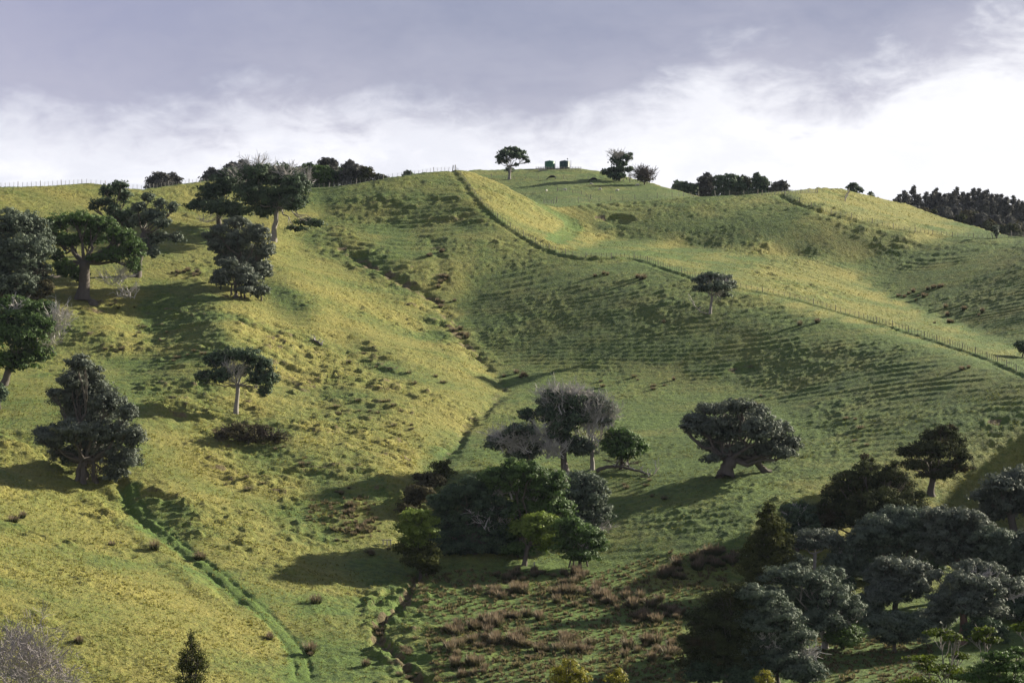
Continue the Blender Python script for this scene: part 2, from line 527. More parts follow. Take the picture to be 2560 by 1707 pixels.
GULLY = [(1045, 1432), (1035, 1460), (1018, 1490), (1000, 1515), (965, 1535), (945, 1555), (950, 1590), (975, 1620), (1005, 1645), (1030, 1675), (1075, 1712)]
UPPER_GULLY = [(1090, 600), (1095, 640), (1105, 680), (1100, 720)]
SPUR_EDGE = [(0, 1085), (60, 1115), (130, 1165), (200, 1215), (270, 1262), (330, 1310), (400, 1365), (480, 1430), (560, 1500)]

paths = {k: path_world(v) for k, v in dict(main=FENCE_MAIN, right=FENCE_RIGHT, track=TRACK, saddle=SADDLE_TRACK, ravine=RAVINE, gully=GULLY, upper=UPPER_GULLY, spur=SPUR_EDGE).items()}

SOIL = np.zeros(H.shape)
LUSH = np.zeros(H.shape)
DRY = np.zeros(H.shape)

# general lie of the ground before the small forms
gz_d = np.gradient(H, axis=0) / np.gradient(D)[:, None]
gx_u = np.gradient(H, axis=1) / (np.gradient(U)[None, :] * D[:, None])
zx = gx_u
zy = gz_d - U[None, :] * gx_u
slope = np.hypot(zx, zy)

n30 = pnoise(XX / 38, YY / 38, 1)
n12 = pnoise(XX / 13, YY / 13, 2)
n5 = pnoise(XX / 5.2, YY / 5.2, 3)
n2 = pnoise(XX / 2.1, YY / 2.1, 4)
n1 = pnoise(XX / 0.95, YY / 0.95, 7)
rough = 0.55 + 0.9 * sstep(pnoise(XX / 24, YY / 24, 8), -0.25, 0.45)
H0 = H.copy()
farfade = 1 - sstep(D, 1100, 1500)[:, None]
PXG = CX + U[None, :] * FOC + 0 * H0
PYG = HOR - H0 / D[:, None] * FOC
# broken, slumped ground in the hollows of the left-hand slope
ROUGH = np.zeros(H.shape)
for poly in ([(270, 735), (620, 735), (640, 800), (900, 830), (1080, 980), (1060, 1120), (1000, 1260), (840, 1330), (600, 1230), (420, 1080), (330, 960), (240, 860), (60, 860), (60, 790)],
             [(310, 1190), (420, 1200), (530, 1310), (500, 1350), (330, 1260)], [(740, 545), (860, 560), (1130, 720), (1140, 860), (1040, 800), (900, 690), (760, 610)],
             [(930, 1440), (1080, 1440), (1120, 1707), (930, 1707), (900, 1560)], [(820, 490), (1150, 490), (1250, 570), (860, 560)]):
    ROUGH[in_poly(poly, PXG, PYG) & (D > 235)[:, None] & (D < 700)[:, None]] = 1.0
ROUGH = blur(ROUGH, 24) * (0.35 + 0.65 * sstep(pnoise(XX / 11, YY / 8, 71), -0.3, 0.3))
H = H + farfade * (0.30 * n30 + 0.12 * n12)
# sheep terracettes: narrow treads that follow the contour lines
warp = 0.26 * n12 + (0.11 + 0.35 * ROUGH) * n5 + 0.05 * n2
per = 0.86 + 0.12 * pnoise(XX / 60, YY / 60, 12)
Hrow = H0[:, 50:50 + NC_IN].mean(1, keepdims=True)
ph = (0.42 * H0 + 0.58 * Hrow + warp) / per
saw = ph - np.floor(ph)
tread = np.where(saw < 0.72, saw / 0.72, (1 - saw) / 0.28) - 0.5
patch = sstep(pnoise(XX / 17, YY / 9, 9) + 0.35 * pnoise(XX / 6, YY / 4, 10), -0.22, 0.35)
steep = sstep(slope, 0.12, 0.38) * (1 - sstep(slope, 0.62, 0.9)) * (1 - 0.9 * sstep(np.abs(U), 0.27, 0.32)[None, :])
TERR = steep * (0.25 + 0.75 * patch)
TERR = np.clip(TERR * 0.85 + 0.55 * ROUGH, 0, 1.5)
H = H - farfade * TERR * (0.20 + 0.17 * sstep(D, 330, 460)[:, None]) * tread * (1 + 0.6 * n5)
H = H + farfade * rough * (0.10 * n5 + 0.12 * np.maximum(n2, -0.1) + 0.14 * np.maximum(n1, -0.05) + 0.09 * np.maximum(pnoise(XX / 0.6, YY / 0.5, 91), 0))
# slumps and little scarps
sc_ = pnoise(XX / 6.8 + 0.3 * n5, YY / 2.7 + 0.3 * n2, 15)
scm = sstep(pnoise(XX / 26, YY / 20, 16), -0.1, 0.4) * sstep(slope, 0.1, 0.3) * farfade * (0.06 + 0.94 * sstep(-zx, -0.08, 0.12))
scm = scm * (1 - sstep(U, 0.205, 0.236))[None, :]
H = H + scm * 0.40 * sstep(sc_, 0.05, 0.22) * (1 - sstep(sc_, 0.22, 0.75))
H = H + ROUGH * (0.46 * sstep(sc_, -0.05, 0.12) * (1 - sstep(sc_, 0.12, 0.7)) + 0.13 * np.maximum(n2, 0))
sd_ = pnoise(XX / 2.4 + 0.3 * n2, YY / 1.5, 17)
H = H + scm * 0.20 * sstep(sd_, 0.1, 0.3)
sl = pnoise(XX / 9, YY / 6, 14)
H = H - farfade * 0.35 * (0.05 + ROUGH) * sstep(sl, 0.40, 0.52) * sstep(slope, 0.2, 0.4)

dist, sg = near_path(paths['main'], 8)
nearm = np.exp(-(dist / 1.6) ** 2)
side_a = np.where(sg > 0, dist, -dist)
H += 0.22 * np.exp(-((side_a - 0.1) / 0.7) ** 2) - 0.30 * np.exp(-((side_a + 1.3 + 0.5 * n5) / 0.9) ** 2)
LUSH += 0.3 * nearm
dist, sg = near_path(paths['right'], 8)
H -= 0.5 * np.exp(-((np.where(sg > 0, dist, -dist) + 1.5) / 1.2) ** 2)
SOIL += 0.2 * np.exp(-((dist) / 1.0) ** 2)
dist, sg = near_path(paths['track'], 9)
H -= 0.12 * np.exp(-(dist / 2.4) ** 2) + 0.16 * np.exp(-((dist - 0.9) / 0.3) ** 2)
LUSH += 0.9 * sstep(dist + 0.6 * n2, 2.0, 0.6)
dist, sg = near_path(paths['saddle'], 9)
LUSH += 0.8 * sstep(dist + n2, 3.6, 1.6)
H -= 0.3 * np.exp(-(dist / 2.5) ** 2)
dist, sg = near_path(paths['ravine'], 14)
H -= (0.45 + 1.1 * n5) * np.exp(-((dist + 1.4 * n5 + n2) / 1.5) ** 2) + 0.5 * np.exp(-(dist / 5) ** 2)
SOIL += 0.55 * sstep(dist, 2.6, 0.6) * sstep(n5 + n2, -0.5, 0.4)
dist, sg = near_path(paths['upper'], 10)
H -= 0.35 * np.exp(-((dist + n2 + n5) / 2.0) ** 2)
SOIL += 0.35 * sstep(dist + n2 + n5, 3, 0.5)
dist, sg = near_path(paths['gully'], 12)
dw = dist + 0.9 * n5 + 0.5 * n2
H -= 0.9 * sstep(dw, 1.1, 0.1) + 0.4 * np.exp(-(dist / 4.5) ** 2)
SOIL += 0.9 * sstep(dw, 1.3, 0.5) * sstep(n2 + n1, -0.5, 0.4)
ROUGHG = np.exp(-(dist / 4.0) ** 2)
H += ROUGHG * (0.35 * np.maximum(n2, 0) + 0.2 * np.maximum(n1, 0))
dist, sg = near_path(paths['spur'], 9)
side_a = np.where(sg > 0, dist, -dist)
H += 0.4 * np.exp(-((side_a + 1.5 + n2) / 1.8) ** 2) - 0.5 * np.exp(-((side_a - 2.0 + n2) / 1.8) ** 2)

# slip scars
dist, sg = near_path(path_world([(300, 1196), (308, 1230), (322, 1262)]), 5)
H -= 0.5 * np.exp(-(dist / 0.9) ** 2)
for (px, py, rx, ry, dep, soil) in ((1545, 548, 4.0, 3.6, 0.8, .3), (1500, 542, 1.6, 2.2, .3, 1.2), (1855, 922, 3.2, 3, .35, .55), (2490, 1052, 2.0, 1.5, .3, .9)):
    x0, y0 = ray_ground(px, py)
    q = np.hypot((XX - x0) / rx, (YY - y0) / ry) + 0.25 * n2
    H -= dep * sstep(q, 1.15, 0.75)
    SOIL += soil * sstep(q, 1.1, 0.8) * sstep(n5 + n2, -0.7, 0.3)
TN = pnoise(XX / 3.3, YY / 2.2, 21) + 0.5 * n1
SOIL += 0.30 * sstep(TERR * (tread < -0.2) * 1.0, 0.3, 0.9) + 0.28 * scm * sstep(np.abs(sc_ - 0.13), 0.1, 0.0)
curv = (np.roll(H0, 14, 0) + np.roll(H0, -14, 0) + np.roll(H0, 18, 1) + np.roll(H0, -18, 1)) / 4 - H0
LUSH += 0.45 * sstep(pnoise(XX / 21, YY / 14, 31) + 0.4 * n5, 0.05, 0.55) + 0.5 * sstep(0.30 - slope, 0.0, 0.15)
# straw-coloured rank grass on the spurs, increasing on right-facing slopes
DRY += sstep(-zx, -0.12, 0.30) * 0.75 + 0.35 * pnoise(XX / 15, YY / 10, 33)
DRY += 0.25 * ROUGH * (n5 > 0)
SOIL += 0.34 * ROUGH * sstep(n2 + n5, 0.1, 0.6) + 0.3 * ROUGH * sstep(np.abs(sc_ - 0.05), 0.12, 0.0)


def build_ground():
    me = bpy.data.meshes.new('hillside')
    co = np.stack([XX, YY, H], -1).reshape(-1, 3).astype(np.float32)
    idx = np.arange(NROW * NCOL).reshape(NROW, NCOL)
    q = np.stack([idx[:-1, :-1], idx[:-1, 1:], idx[1:, 1:], idx[1:, :-1]], -1).reshape(-1, 4)
    me.vertices.add(len(co))
    me.vertices.foreach_set('co', co.ravel())
    me.loops.add(q.size)
    me.loops.foreach_set('vertex_index', q.ravel().astype(np.int32))
    me.polygons.add(len(q))
    me.polygons.foreach_set('loop_start', (np.arange(len(q)) * 4).astype(np.int32))
    me.polygons.foreach_set('use_smooth', np.ones(len(q), bool))
    me.update(calc_edges=True)
    for nm, a in (('soil', SOIL), ('lush', LUSH), ('dry', DRY)):
        at = me.attributes.new(nm, 'FLOAT', 'POINT')
        at.data.foreach_set('value', np.clip(a, 0, 1.5).astype(np.float32).ravel())
    o = bpy.data.objects.new('ground', me)
    COL.objects.link(o)
    o['kind'] = 'structure'
    o['label'] = 'grazed green and straw coloured hillside with sheep terracettes, gullies and a farm track'
    m = bpy.data.materials.new('pasture')
    m.use_nodes = True
    m.node_tree.nodes.clear()
    n = NT(m.node_tree)
    pos = n.n('ShaderNodeNewGeometry').outputs['Position']

    def attr(nm):
        return n.n('ShaderNodeAttribute', attribute_name=nm).outputs['Fac']
    soil, lush, dry = attr('soil'), attr('lush'), attr('dry')
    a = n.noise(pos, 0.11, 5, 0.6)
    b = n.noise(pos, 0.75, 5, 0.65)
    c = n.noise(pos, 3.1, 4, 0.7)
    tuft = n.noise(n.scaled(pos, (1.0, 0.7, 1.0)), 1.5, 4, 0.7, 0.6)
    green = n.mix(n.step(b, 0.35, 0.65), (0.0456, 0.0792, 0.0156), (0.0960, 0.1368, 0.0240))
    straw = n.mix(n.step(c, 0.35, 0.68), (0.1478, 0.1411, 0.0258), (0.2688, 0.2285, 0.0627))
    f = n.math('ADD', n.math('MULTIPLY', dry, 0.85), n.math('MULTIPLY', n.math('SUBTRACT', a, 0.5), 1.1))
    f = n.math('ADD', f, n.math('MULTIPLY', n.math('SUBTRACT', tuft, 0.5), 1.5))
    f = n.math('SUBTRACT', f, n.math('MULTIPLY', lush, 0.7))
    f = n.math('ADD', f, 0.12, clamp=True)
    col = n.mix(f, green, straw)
    bright = n.mix(n.step(c, 0.3, 0.7), (0.0650, 0.1125, 0.0187), (0.1100, 0.1650, 0.0300))
    col = n.mix(n.step(lush, 0.35, 1.15, 0.0, 0.75), col, bright)
    brown = n.mix(n.step(b, 0.35, 0.65), (0.070, 0.048, 0.024), (0.135, 0.098, 0.054))
    s = n.math('MULTIPLY_ADD', n.math('SUBTRACT', c, 0.5), 0.9, soil)
    col = n.mix(n.step(s, 0.42, 0.75, 0.0, 0.9), col, brown)
    # dead tips and thatch in small flecks
    col = n.mix(n.step(n.noise(pos, 1.15, 6, 0.75), 0.60, 0.72, 0.0, 0.55), col, (0.1036, 0.0777, 0.0488))
    bsdf = n.n('ShaderNodeBsdfPrincipled', ins={'Base Color': col, 'Roughness': 0.8, 'Specular IOR Level': 0.12})
    bsdf.inputs['Sheen Weight'].default_value = 0.035
    bsdf.inputs['Sheen Roughness'].default_value = 0.4
    hgt = n.math('ADD', n.math('MULTIPLY', b, 0.55), n.math('MULTIPLY', c, 0.30))
    hgt = n.math('ADD', hgt, n.math('MULTIPLY', tuft, 0.45))
    bump = n.n('ShaderNodeBump', ins={'Height': hgt, 'Strength': 1.0, 'Distance': 0.7})
    n.put(bsdf.inputs['Normal'], bump.outputs[0])
    out_ = n.n('ShaderNodeOutputMaterial')
    n.put(out_.inputs[0], bsdf.outputs[0])
    me.materials.append(m)
    # low country all round, out to the horizon
    vm = bpy.data.meshes.new('low_country')
    ring = [(0, 0)] + [(r * math.cos(a_ * math.pi / 24), r * math.sin(a_ * math.pi / 24)) for r in (2000, 12000) for a_ in range(48)]
    vs = [(x, y, -46.0) for x, y in ring]
    fs = [(0, 1 + i, 1 + (i + 1) % 48) for i in range(48)] + [(1 + i, 49 + i, 49 + (i + 1) % 48, 1 + (i + 1) % 48) for i in range(48)]
    vm.from_pydata(vs, [], fs)
    vm.materials.append(m)
    g = bpy.data.objects.new('low_ground', vm)
    COL.objects.link(g)
    g['kind'] = 'structure'
    return m


PASTURE = build_ground()

# ------------------------------------------------------------------ helpers for things
def mat(name, build):
    m = bpy.data.materials.new(name)
    m.use_nodes = True
    m.node_tree.nodes.clear()
    n = NT(m.node_tree)
    sh = build(n)
    n.put(n.n('ShaderNodeOutputMaterial').inputs[0], sh)
    return m


def leaf_mat(name, dark, light, transl=0.22, rough=0.5, spec=0.35, brown=None, mute=0.0):
    def f(n):
        geo = n.n('ShaderNodeNewGeometry')
        rnd = geo.outputs['Random Per Island']
        big = n.noise(geo.outputs['Position'], 0.45, 3, 0.6)
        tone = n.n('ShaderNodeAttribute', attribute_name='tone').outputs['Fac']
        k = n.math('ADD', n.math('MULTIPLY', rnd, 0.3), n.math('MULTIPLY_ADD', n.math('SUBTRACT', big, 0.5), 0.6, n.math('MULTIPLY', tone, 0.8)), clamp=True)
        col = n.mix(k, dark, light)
        if brown:
            col = n.mix(n.step(n.noise(geo.outputs['Position'], 0.3, 3, 0.6), 0.55, 0.66, 0.0, 0.7), col, brown)
        b = n.n('ShaderNodeBsdfPrincipled', ins={'Base Color': col, 'Roughness': rough, 'Specular IOR Level': spec})
        t = n.n('ShaderNodeBsdfTranslucent', ins={'Color': col})
        m = n.n('ShaderNodeMixShader', ins={0: transl})
        n.t.links.new(b.outputs[0], m.inputs[1])
        n.t.links.new(t.outputs[0], m.inputs[2])
        return m.outputs[0]
    return mat(name, f)


def plain_mat(name, a, b, scale=2.0, rough=0.85, spec=0.2, stretch=(1, 1, 1)):
    def f(n):
        pos = n.n('ShaderNodeTexCoord').outputs['Object']
        col = n.mix(n.noise(n.scaled(pos, stretch), scale, 5, 0.65), a, b)
        bs = n.n('ShaderNodeBsdfPrincipled', ins={'Base Color': col, 'Roughness': rough, 'Specular IOR Level': spec})
        bp = n.n('ShaderNodeBump', ins={'Height': n.noise(n.scaled(pos, stretch), scale * 3, 4, 0.7), 'Strength': 0.5, 'Distance': 0.05})
        n.put(bs.inputs['Normal'], bp.outputs[0])
        return bs.outputs[0]
    return mat(name, f)


M = {
    'pohut': leaf_mat('grey_green_leaves', (0.0390, 0.0546, 0.0390), (0.1274, 0.1560, 0.1066), 0.2, 0.7, 0.18),
    'dark': leaf_mat('dark_green_leaves', (0.0260, 0.0442, 0.0286), (0.0806, 0.1170, 0.0598), 0.2, 0.7, 0.15),
    'green': leaf_mat('mid_green_leaves', (0.0286, 0.0546, 0.0156), (0.0910, 0.1495, 0.0390), 0.28, 0.65, 0.18),
    'bright': leaf_mat('fresh_green_leaves', (0.0585, 0.1040, 0.0182), (0.1755, 0.2470, 0.0520), 0.32, 0.65, 0.18),
    'lime': leaf_mat('sun_painted_lime_leaves', (0.085, 0.130, 0.022), (0.22, 0.28, 0.055), 0.38, 0.6, 0.15),  # lifted above the fresh green; sunlight is put into the leaf colour
    'olive': leaf_mat('olive_needles', (0.0312, 0.0390, 0.0117), (0.0754, 0.0806, 0.0234), 0.2, 0.85, 0.05),
    'totara': leaf_mat('bronze_green_needles', (0.0260, 0.0338, 0.0156), (0.0598, 0.0676, 0.0273), 0.2, 0.85, 0.05, brown=(0.055, 0.036, 0.020)),
    'brownish': leaf_mat('brown_green_scrub_leaves', (0.0312, 0.0286, 0.0156), (0.0975, 0.0858, 0.0468), 0.2, 0.85, 0.05),
    'grey': leaf_mat('pale_grey_green_leaves', (0.0459, 0.0568, 0.0437), (0.1365, 0.1551, 0.1179), 0.2, 0.7, 0.2),
    'yellow': leaf_mat('golden_green_foliage', (0.10, 0.10, 0.012), (0.30, 0.27, 0.035), 0.35, 0.55, 0.25),
    'beech': leaf_mat('layered_green_foliage', (0.030, 0.045, 0.008), (0.130, 0.170, 0.020), 0.35, 0.65, 0.15),
    'gum': leaf_mat('haze_painted_gum_leaves', (0.050, 0.050, 0.050), (0.120, 0.116, 0.108), 0.15, 0.85, 0.05),  # lifted and greyed: distance haze painted into the leaf colour
    'bark': plain_mat('grey_brown_bark', (0.045, 0.036, 0.030), (0.13, 0.11, 0.095), 1.2, stretch=(2, 2, .5)),
    'palebark': plain_mat('pale_bark', (0.12, 0.105, 0.095), (0.30, 0.27, 0.245), 1.2, stretch=(2, 2, .5)),
    'twig': plain_mat('dead_grey_twigs', (0.30, 0.275, 0.26), (0.48, 0.45, 0.43), 0.8),
    'mauvetwig': plain_mat('fine_mauve_twigs', (0.18, 0.155, 0.158), (0.34, 0.30, 0.305), 0.8),
    'browntwig': plain_mat('brown_twigs', (0.055, 0.042, 0.035), (0.13, 0.10, 0.085), 0.8),
    'wood': plain_mat('weathered_fence_timber', (0.10, 0.088, 0.075), (0.24, 0.215, 0.185), 3.0, stretch=(3, 3, .6)),
    'palewood': plain_mat('pale_weathered_timber', (0.20, 0.18, 0.16), (0.36, 0.33, 0.30), 3.0, stretch=(3, 3, .6)),
    'wire': plain_mat('galvanised_wire', (0.18, 0.18, 0.18), (0.25, 0.25, 0.25), 2.0, 0.5, 0.5),
}


class Mesh:
    """collects tubes and leaf faces, then links them as one object"""
    def __init__(self):
        self.v, self.f, self.nv = [], [], 0

    def quads(self, q):                     # q: n x 4 x 3
        q = np.asarray(q, np.float32)
        n = len(q)
        self.v.append(q.reshape(-1, 3))
        self.f.append((4, np.arange(n * 4).reshape(n, 4) + self.nv))
        self.nv += n * 4

    def tris(self, q):
        q = np.asarray(q, np.float32)
        n = len(q)
        self.v.append(q.reshape(-1, 3))
        self.f.append((3, np.arange(n * 3).reshape(n, 3) + self.nv))
        self.nv += n * 3

    def tube(self, pts, rad, sides=5, cap=True):
        pts = np.asarray(pts, float)
        m = len(pts)
        t = np.gradient(pts, axis=0)
        t /= np.linalg.norm(t, axis=1, keepdims=True) + 1e-9
        up = np.array([0, 0, 1.0]) if abs(t[:, 2]).mean() < 0.8 else np.array([1.0, 0, 0])
        a = np.cross(t, up)
        a /= np.linalg.norm(a, axis=1, keepdims=True) + 1e-9
        b = np.cross(t, a)
        ang = np.arange(sides) * 2 * np.pi / sides
        ring = pts[:, None] + (np.cos(ang)[None, :, None] * a[:, None] + np.sin(ang)[None, :, None] * b[:, None]) * np.asarray(rad)[:, None, None]
        self.v.append(ring.reshape(-1, 3).astype(np.float32))
        i = np.arange(m - 1)[:, None] * sides
        k = np.arange(sides)[None]
        k2 = (k + 1) % sides
        f = np.stack([i + k, i + k2, i + sides + k2, i + sides + k], -1).reshape(-1, 4) + self.nv
        self.f.append((4, f))
        if cap:
            c = np.arange(sides) + (m - 1) * sides + self.nv
            for j in range(1, sides - 1):
                self.f.append((3, np.array([[c[0], c[j], c[j + 1]]])))
        self.nv += m * sides

    def box(self, lo, hi):
        x0, y0, z0 = lo
        x1, y1, z1 = hi
        v = np.array([(x0, y0, z0), (x1, y0, z0), (x1, y1, z0), (x0, y1, z0), (x0, y0, z1), (x1, y0, z1), (x1, y1, z1), (x0, y1, z1)], np.float32)
        self.v.append(v)
        self.f.append((4, np.array([(0, 3, 2, 1), (4, 5, 6, 7), (0, 1, 5, 4), (1, 2, 6, 5), (2, 3, 7, 6), (3, 0, 4, 7)]) + self.nv))
        self.nv += 8

    def mesh(self, name, material, smooth=False):
        me = bpy.data.meshes.new(name)
        v = np.concatenate(self.v)
        tot = np.concatenate([np.full(len(f), k) for k, f in self.f])
        loops = np.concatenate([f.ravel() for k, f in self.f])
        me.vertices.add(len(v))
        me.vertices.foreach_set('co', v.ravel())
        me.loops.add(len(loops))
        me.loops.foreach_set('vertex_index', loops.astype(np.int32))
        me.polygons.add(len(tot))
        me.polygons.foreach_set('loop_start', np.concatenate([[0], np.cumsum(tot)[:-1]]).astype(np.int32))
        me.polygons.foreach_set('use_smooth', np.full(len(tot), smooth))
        me.update(calc_edges=True)
        me.materials.append(material)
        return me


def link(name, me, parent=None, loc=None, **props):
    o = bpy.data.objects.new(name, me)
    COL.objects.link(o)
    if parent is not None:
        o.parent = parent
    if loc is not None:
        o.location = loc
    for k_, v_ in props.items():
        o[k_] = v_
    return o


def wobble(a, b, n, amp, sag=0.0):
    t = np.linspace(0, 1, n)[:, None]
    p = np.asarray(a) * (1 - t) + np.asarray(b) * t
    w = rng.normal(0, amp, (n, 3)) * np.sin(np.pi * t)
    p = p + w
    p[:, 2] += sag * np.sin(np.pi * t[:, 0])
    return p


def unit(n):
    v = rng.normal(size=(n, 3))
    return v / np.linalg.norm(v, axis=1, keepdims=True)


def leaf_quads(c, nrm, size, flat=1.0):
    """n leaf-sized faces at c, roughly facing nrm"""
    n = len(c)
    a = np.cross(nrm, unit(n))
    a /= np.linalg.norm(a, axis=1, keepdims=True) + 1e-9
    b = np.cross(nrm, a)
    s = size * rng.uniform(0.6, 1.35, (n, 1))
    a, b = a * s * 0.5, b * s * rng.uniform(0.7, 1.1, (n, 1))
    return np.stack([c - a, c + a - b * 0.1, c + b, c + b], 1)


def spray(mesh, start, end, r0, shoots, sides=3, rmin=0.03):
    """one bare branch with side shoots"""
    start, end = np.asarray(start), np.asarray(end)
    L = np.linalg.norm(end - start)
    p = wobble(start, end, 5, L * 0.05)
    mesh.tube(p, np.linspace(r0, rmin, 5), sides, False)
    for _ in range(shoots):
        t = rng.uniform(0.35, 0.95)
        i = min(int(t * 4), 3)
        q = p[i] + (p[i + 1] - p[i]) * (t * 4 - i)
        d = (end - start) / L + rng.normal(0, 0.55, 3)
        d[2] += 0.15
        d /= np.linalg.norm(d)
        l2 = L * rng.uniform(0.2, 0.42)
        pp = wobble(q, q + d * l2, 3, l2 * 0.09)
        mesh.tube(pp, np.linspace(max(r0 * 0.45, rmin), rmin * 0.8, 3), 3, False)


def place(base):
    if base[1] is None:
        d = base[2]
        x = (base[0] - CX) / FOC * d
    else:
        x, d = ray_ground(base[0], base[1])
    return x, d, float(ground_z(x, d))


GROW = 1.13


def tree(name, label, base, lobes, leaf='pohut', trunk=14, fork=0.32, dens=1.0, bark='bark', twigs=(), twig='twig', group=None, limbs=1.0,
         spread=1.0, size=1.0, category='tree', droop=0.0, stems=None, clump=0.8, flat=0.65, lit=None):
    """trunk, branches, leafy crown and bare twigs; lobes are (x, y, rx, ry) of the leafy masses as seen in the photograph"""
    x, d, z = place(base)
    mp = d / FOC
    root = link(name, None, loc=(x, d, z), label=label, category=category)
    root.empty_display_size = 1.0
    if group:
        root['group'] = group
    o = np.array([x, d, z])
    L = []
    allx = [q[0] for q in lobes] + [q[0] for q in twigs]
    half = (max(allx) - min(allx)) / 2 + 10
    for k_, (cx, cy, rx, ry, *rest) in enumerate(lobes):
        t = (cx - (max(allx) + min(allx)) / 2) / half
        dy = rest[0] if rest else rng.uniform(-1, 1) * math.sqrt(max(0.05, 1 - t * t)) * half * mp * 0.62 * spread
        yy = d + dy
        c = np.array([(cx - CX) / FOC * yy, yy, (HOR - cy) / FOC * yy]) - o
        rx, ry = rx * GROW, ry * GROW
        rr = np.array([rx * mp, (rx * 0.5 + ry * 0.5) * mp * 1.1, ry * mp])
        L.append((c, rr))
    # trunk and limbs
    if L:
        cen = np.mean([c for c, _ in L], 0)
        low = min(c[2] - rr[2] for c, rr in L)
        top = max(c[2] + rr[2] for c, rr in L)
    else:
        cen = np.array([0, 0, 5.0])
        low, top = 1, 8
    stem_meshes = []
    r0 = trunk * mp / 2
    br = Mesh()
    stem_list = stems or [(base[0], 0.0)]
    for si, (sx, off) in enumerate(stem_list):
        s0 = np.array([(sx - base[0]) * mp, off, -0.6])
        s0[2] = float(ground_z(x + s0[0], d + s0[1])) - z - 0.5
        fk = np.array([s0[0] * 0.6 + cen[0] * 0.35, cen[1] * 0.3 + off * 0.5, max(low * 0.9, top * fork)])
        p = wobble(s0, fk, 6, r0 * 0.16)
        rad = r0 * np.array([1.45, 1.0, 0.86, 0.8, 0.78, 0.8]) * (1 if si == 0 else 0.5)
        tr = Mesh()
        tr.tube(p, rad, 9)
        stem_meshes.append(tr)
        mine = L if len(stem_list) == 1 else [q for j, q in enumerate(L) if j % len(stem_list) == si]
        for c, rr in mine:
            tgt = c - np.array([0, 0, rr[2] * 0.3])
            n = 6
            Ls = np.linalg.norm(tgt - fk)
            pts = wobble(fk, tgt, n, Ls * 0.045, sag=-0.06 * Ls if tgt[2] > fk[2] else 0.1 * Ls)
            ra = np.linspace(r0 * (0.34 if len(mine) > 4 else 0.5), max(r0 * 0.09, 0.04), n)
            br.tube(pts, ra, 5, False)
            for _ in range(int(5 * limbs)):
                i = rng.integers(3, n)
                u = unit(1)[0]
                u[2] = abs(u[2]) * 0.7
                e = c + u * rr * 0.85
                spray(br, pts[i], e, max(r0 * 0.14, 0.05), 2, 3, 0.03)
    for st_ in stem_meshes:
        link('trunk', st_.mesh('trunk', M[bark], True), root)
    if L:
        link('branches', br.mesh('branches', M[bark], True), root)
    # leafy crown
    if L:
        cr = Mesh()
        tones = []
        ls = max(1.6 * d / 2200.0, 0.10) * size * (0.85 if leaf in ('totara', 'olive') else 1.0)
        for c, rr in L:
            area = math.pi * rr[0] * rr[2] / (d / 2200.0) ** 2
            nl = int(area * 2.3 * dens)
            rc = clump * (0.55 + 0.13 * rr[0])
            ncl = max(5, int(2.2 * (rr[0] * rr[1] + rr[0] * rr[2] + rr[1] * rr[2]) / (rc * rc) * 0.8))
            u = unit(ncl)
            u[:, 2] = np.where(u[:, 2] < -0.35, -u[:, 2] * 0.8, u[:, 2])
            rad = rng.uniform(0.5, 1.0, (ncl, 1)) ** 0.7
            cc = c + u * rr * rad
            cc[:, 2] -= droop * rng.uniform(0, 1, ncl) ** 2
            wgt = rng.uniform(0.35, 1.6, ncl)
            idx = rng.choice(ncl, nl, p=wgt / wgt.sum())
            dv = unit(nl)
            dv[:, 2] = dv[:, 2] * 0.8 + 0.15
            off = dv * (rng.uniform(0.25, 1, (nl, 1)) ** 0.5) * rc * np.array([1, 1, flat])
            pos = cc[idx] + off
            nr_ = dv * 1.3 + u[idx] * 0.5 + rng.normal(0, 0.35, (nl, 3)) + np.array([0, 0, 0.2])
            tv = rng.uniform(0, 1, ncl)
            tones += [np.repeat(tv[idx], 3)]
            nr_ /= np.linalg.norm(nr_, axis=1, keepdims=True)
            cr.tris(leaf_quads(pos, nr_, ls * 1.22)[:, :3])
            # inner leaves fill the crown, their shade put in as the darkest tone
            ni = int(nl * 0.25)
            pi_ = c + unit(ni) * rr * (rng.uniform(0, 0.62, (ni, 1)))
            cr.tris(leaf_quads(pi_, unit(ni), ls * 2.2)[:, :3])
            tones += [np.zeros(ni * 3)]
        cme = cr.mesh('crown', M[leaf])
        cme.attributes.new('tone', 'FLOAT', 'POINT').data.foreach_set('value', np.concatenate(tones).astype(np.float32))
        link('crown', cme, root)
    if twigs:
        for cx, cy, rx, ry, n in twigs:
            tw = Mesh()
            c = np.array([(cx - CX) / FOC * d, d, (HOR - cy) / FOC * d]) - o
            rr = np.array([rx, (rx + ry) / 2, ry]) * mp
            for _ in range(n):
                u = unit(1)[0]
                u[2] = abs(u[2]) * 0.9 + 0.1 * rng.normal()
                u[1] *= 0.8
                st = c + np.array([rng.normal() * rr[0] * 0.25, rng.normal() * rr[1] * 0.25, -rr[2] * rng.uniform(0.2, 0.9)])
                spray(tw, st, c + u * rr * rng.uniform(0.8, 1.25), 0.09, 6, 3, max(0.022, 0.15 * d / 2200.0))
            link('bare_twigs', tw.mesh('bare_twigs', M[twig]), root)
    return root


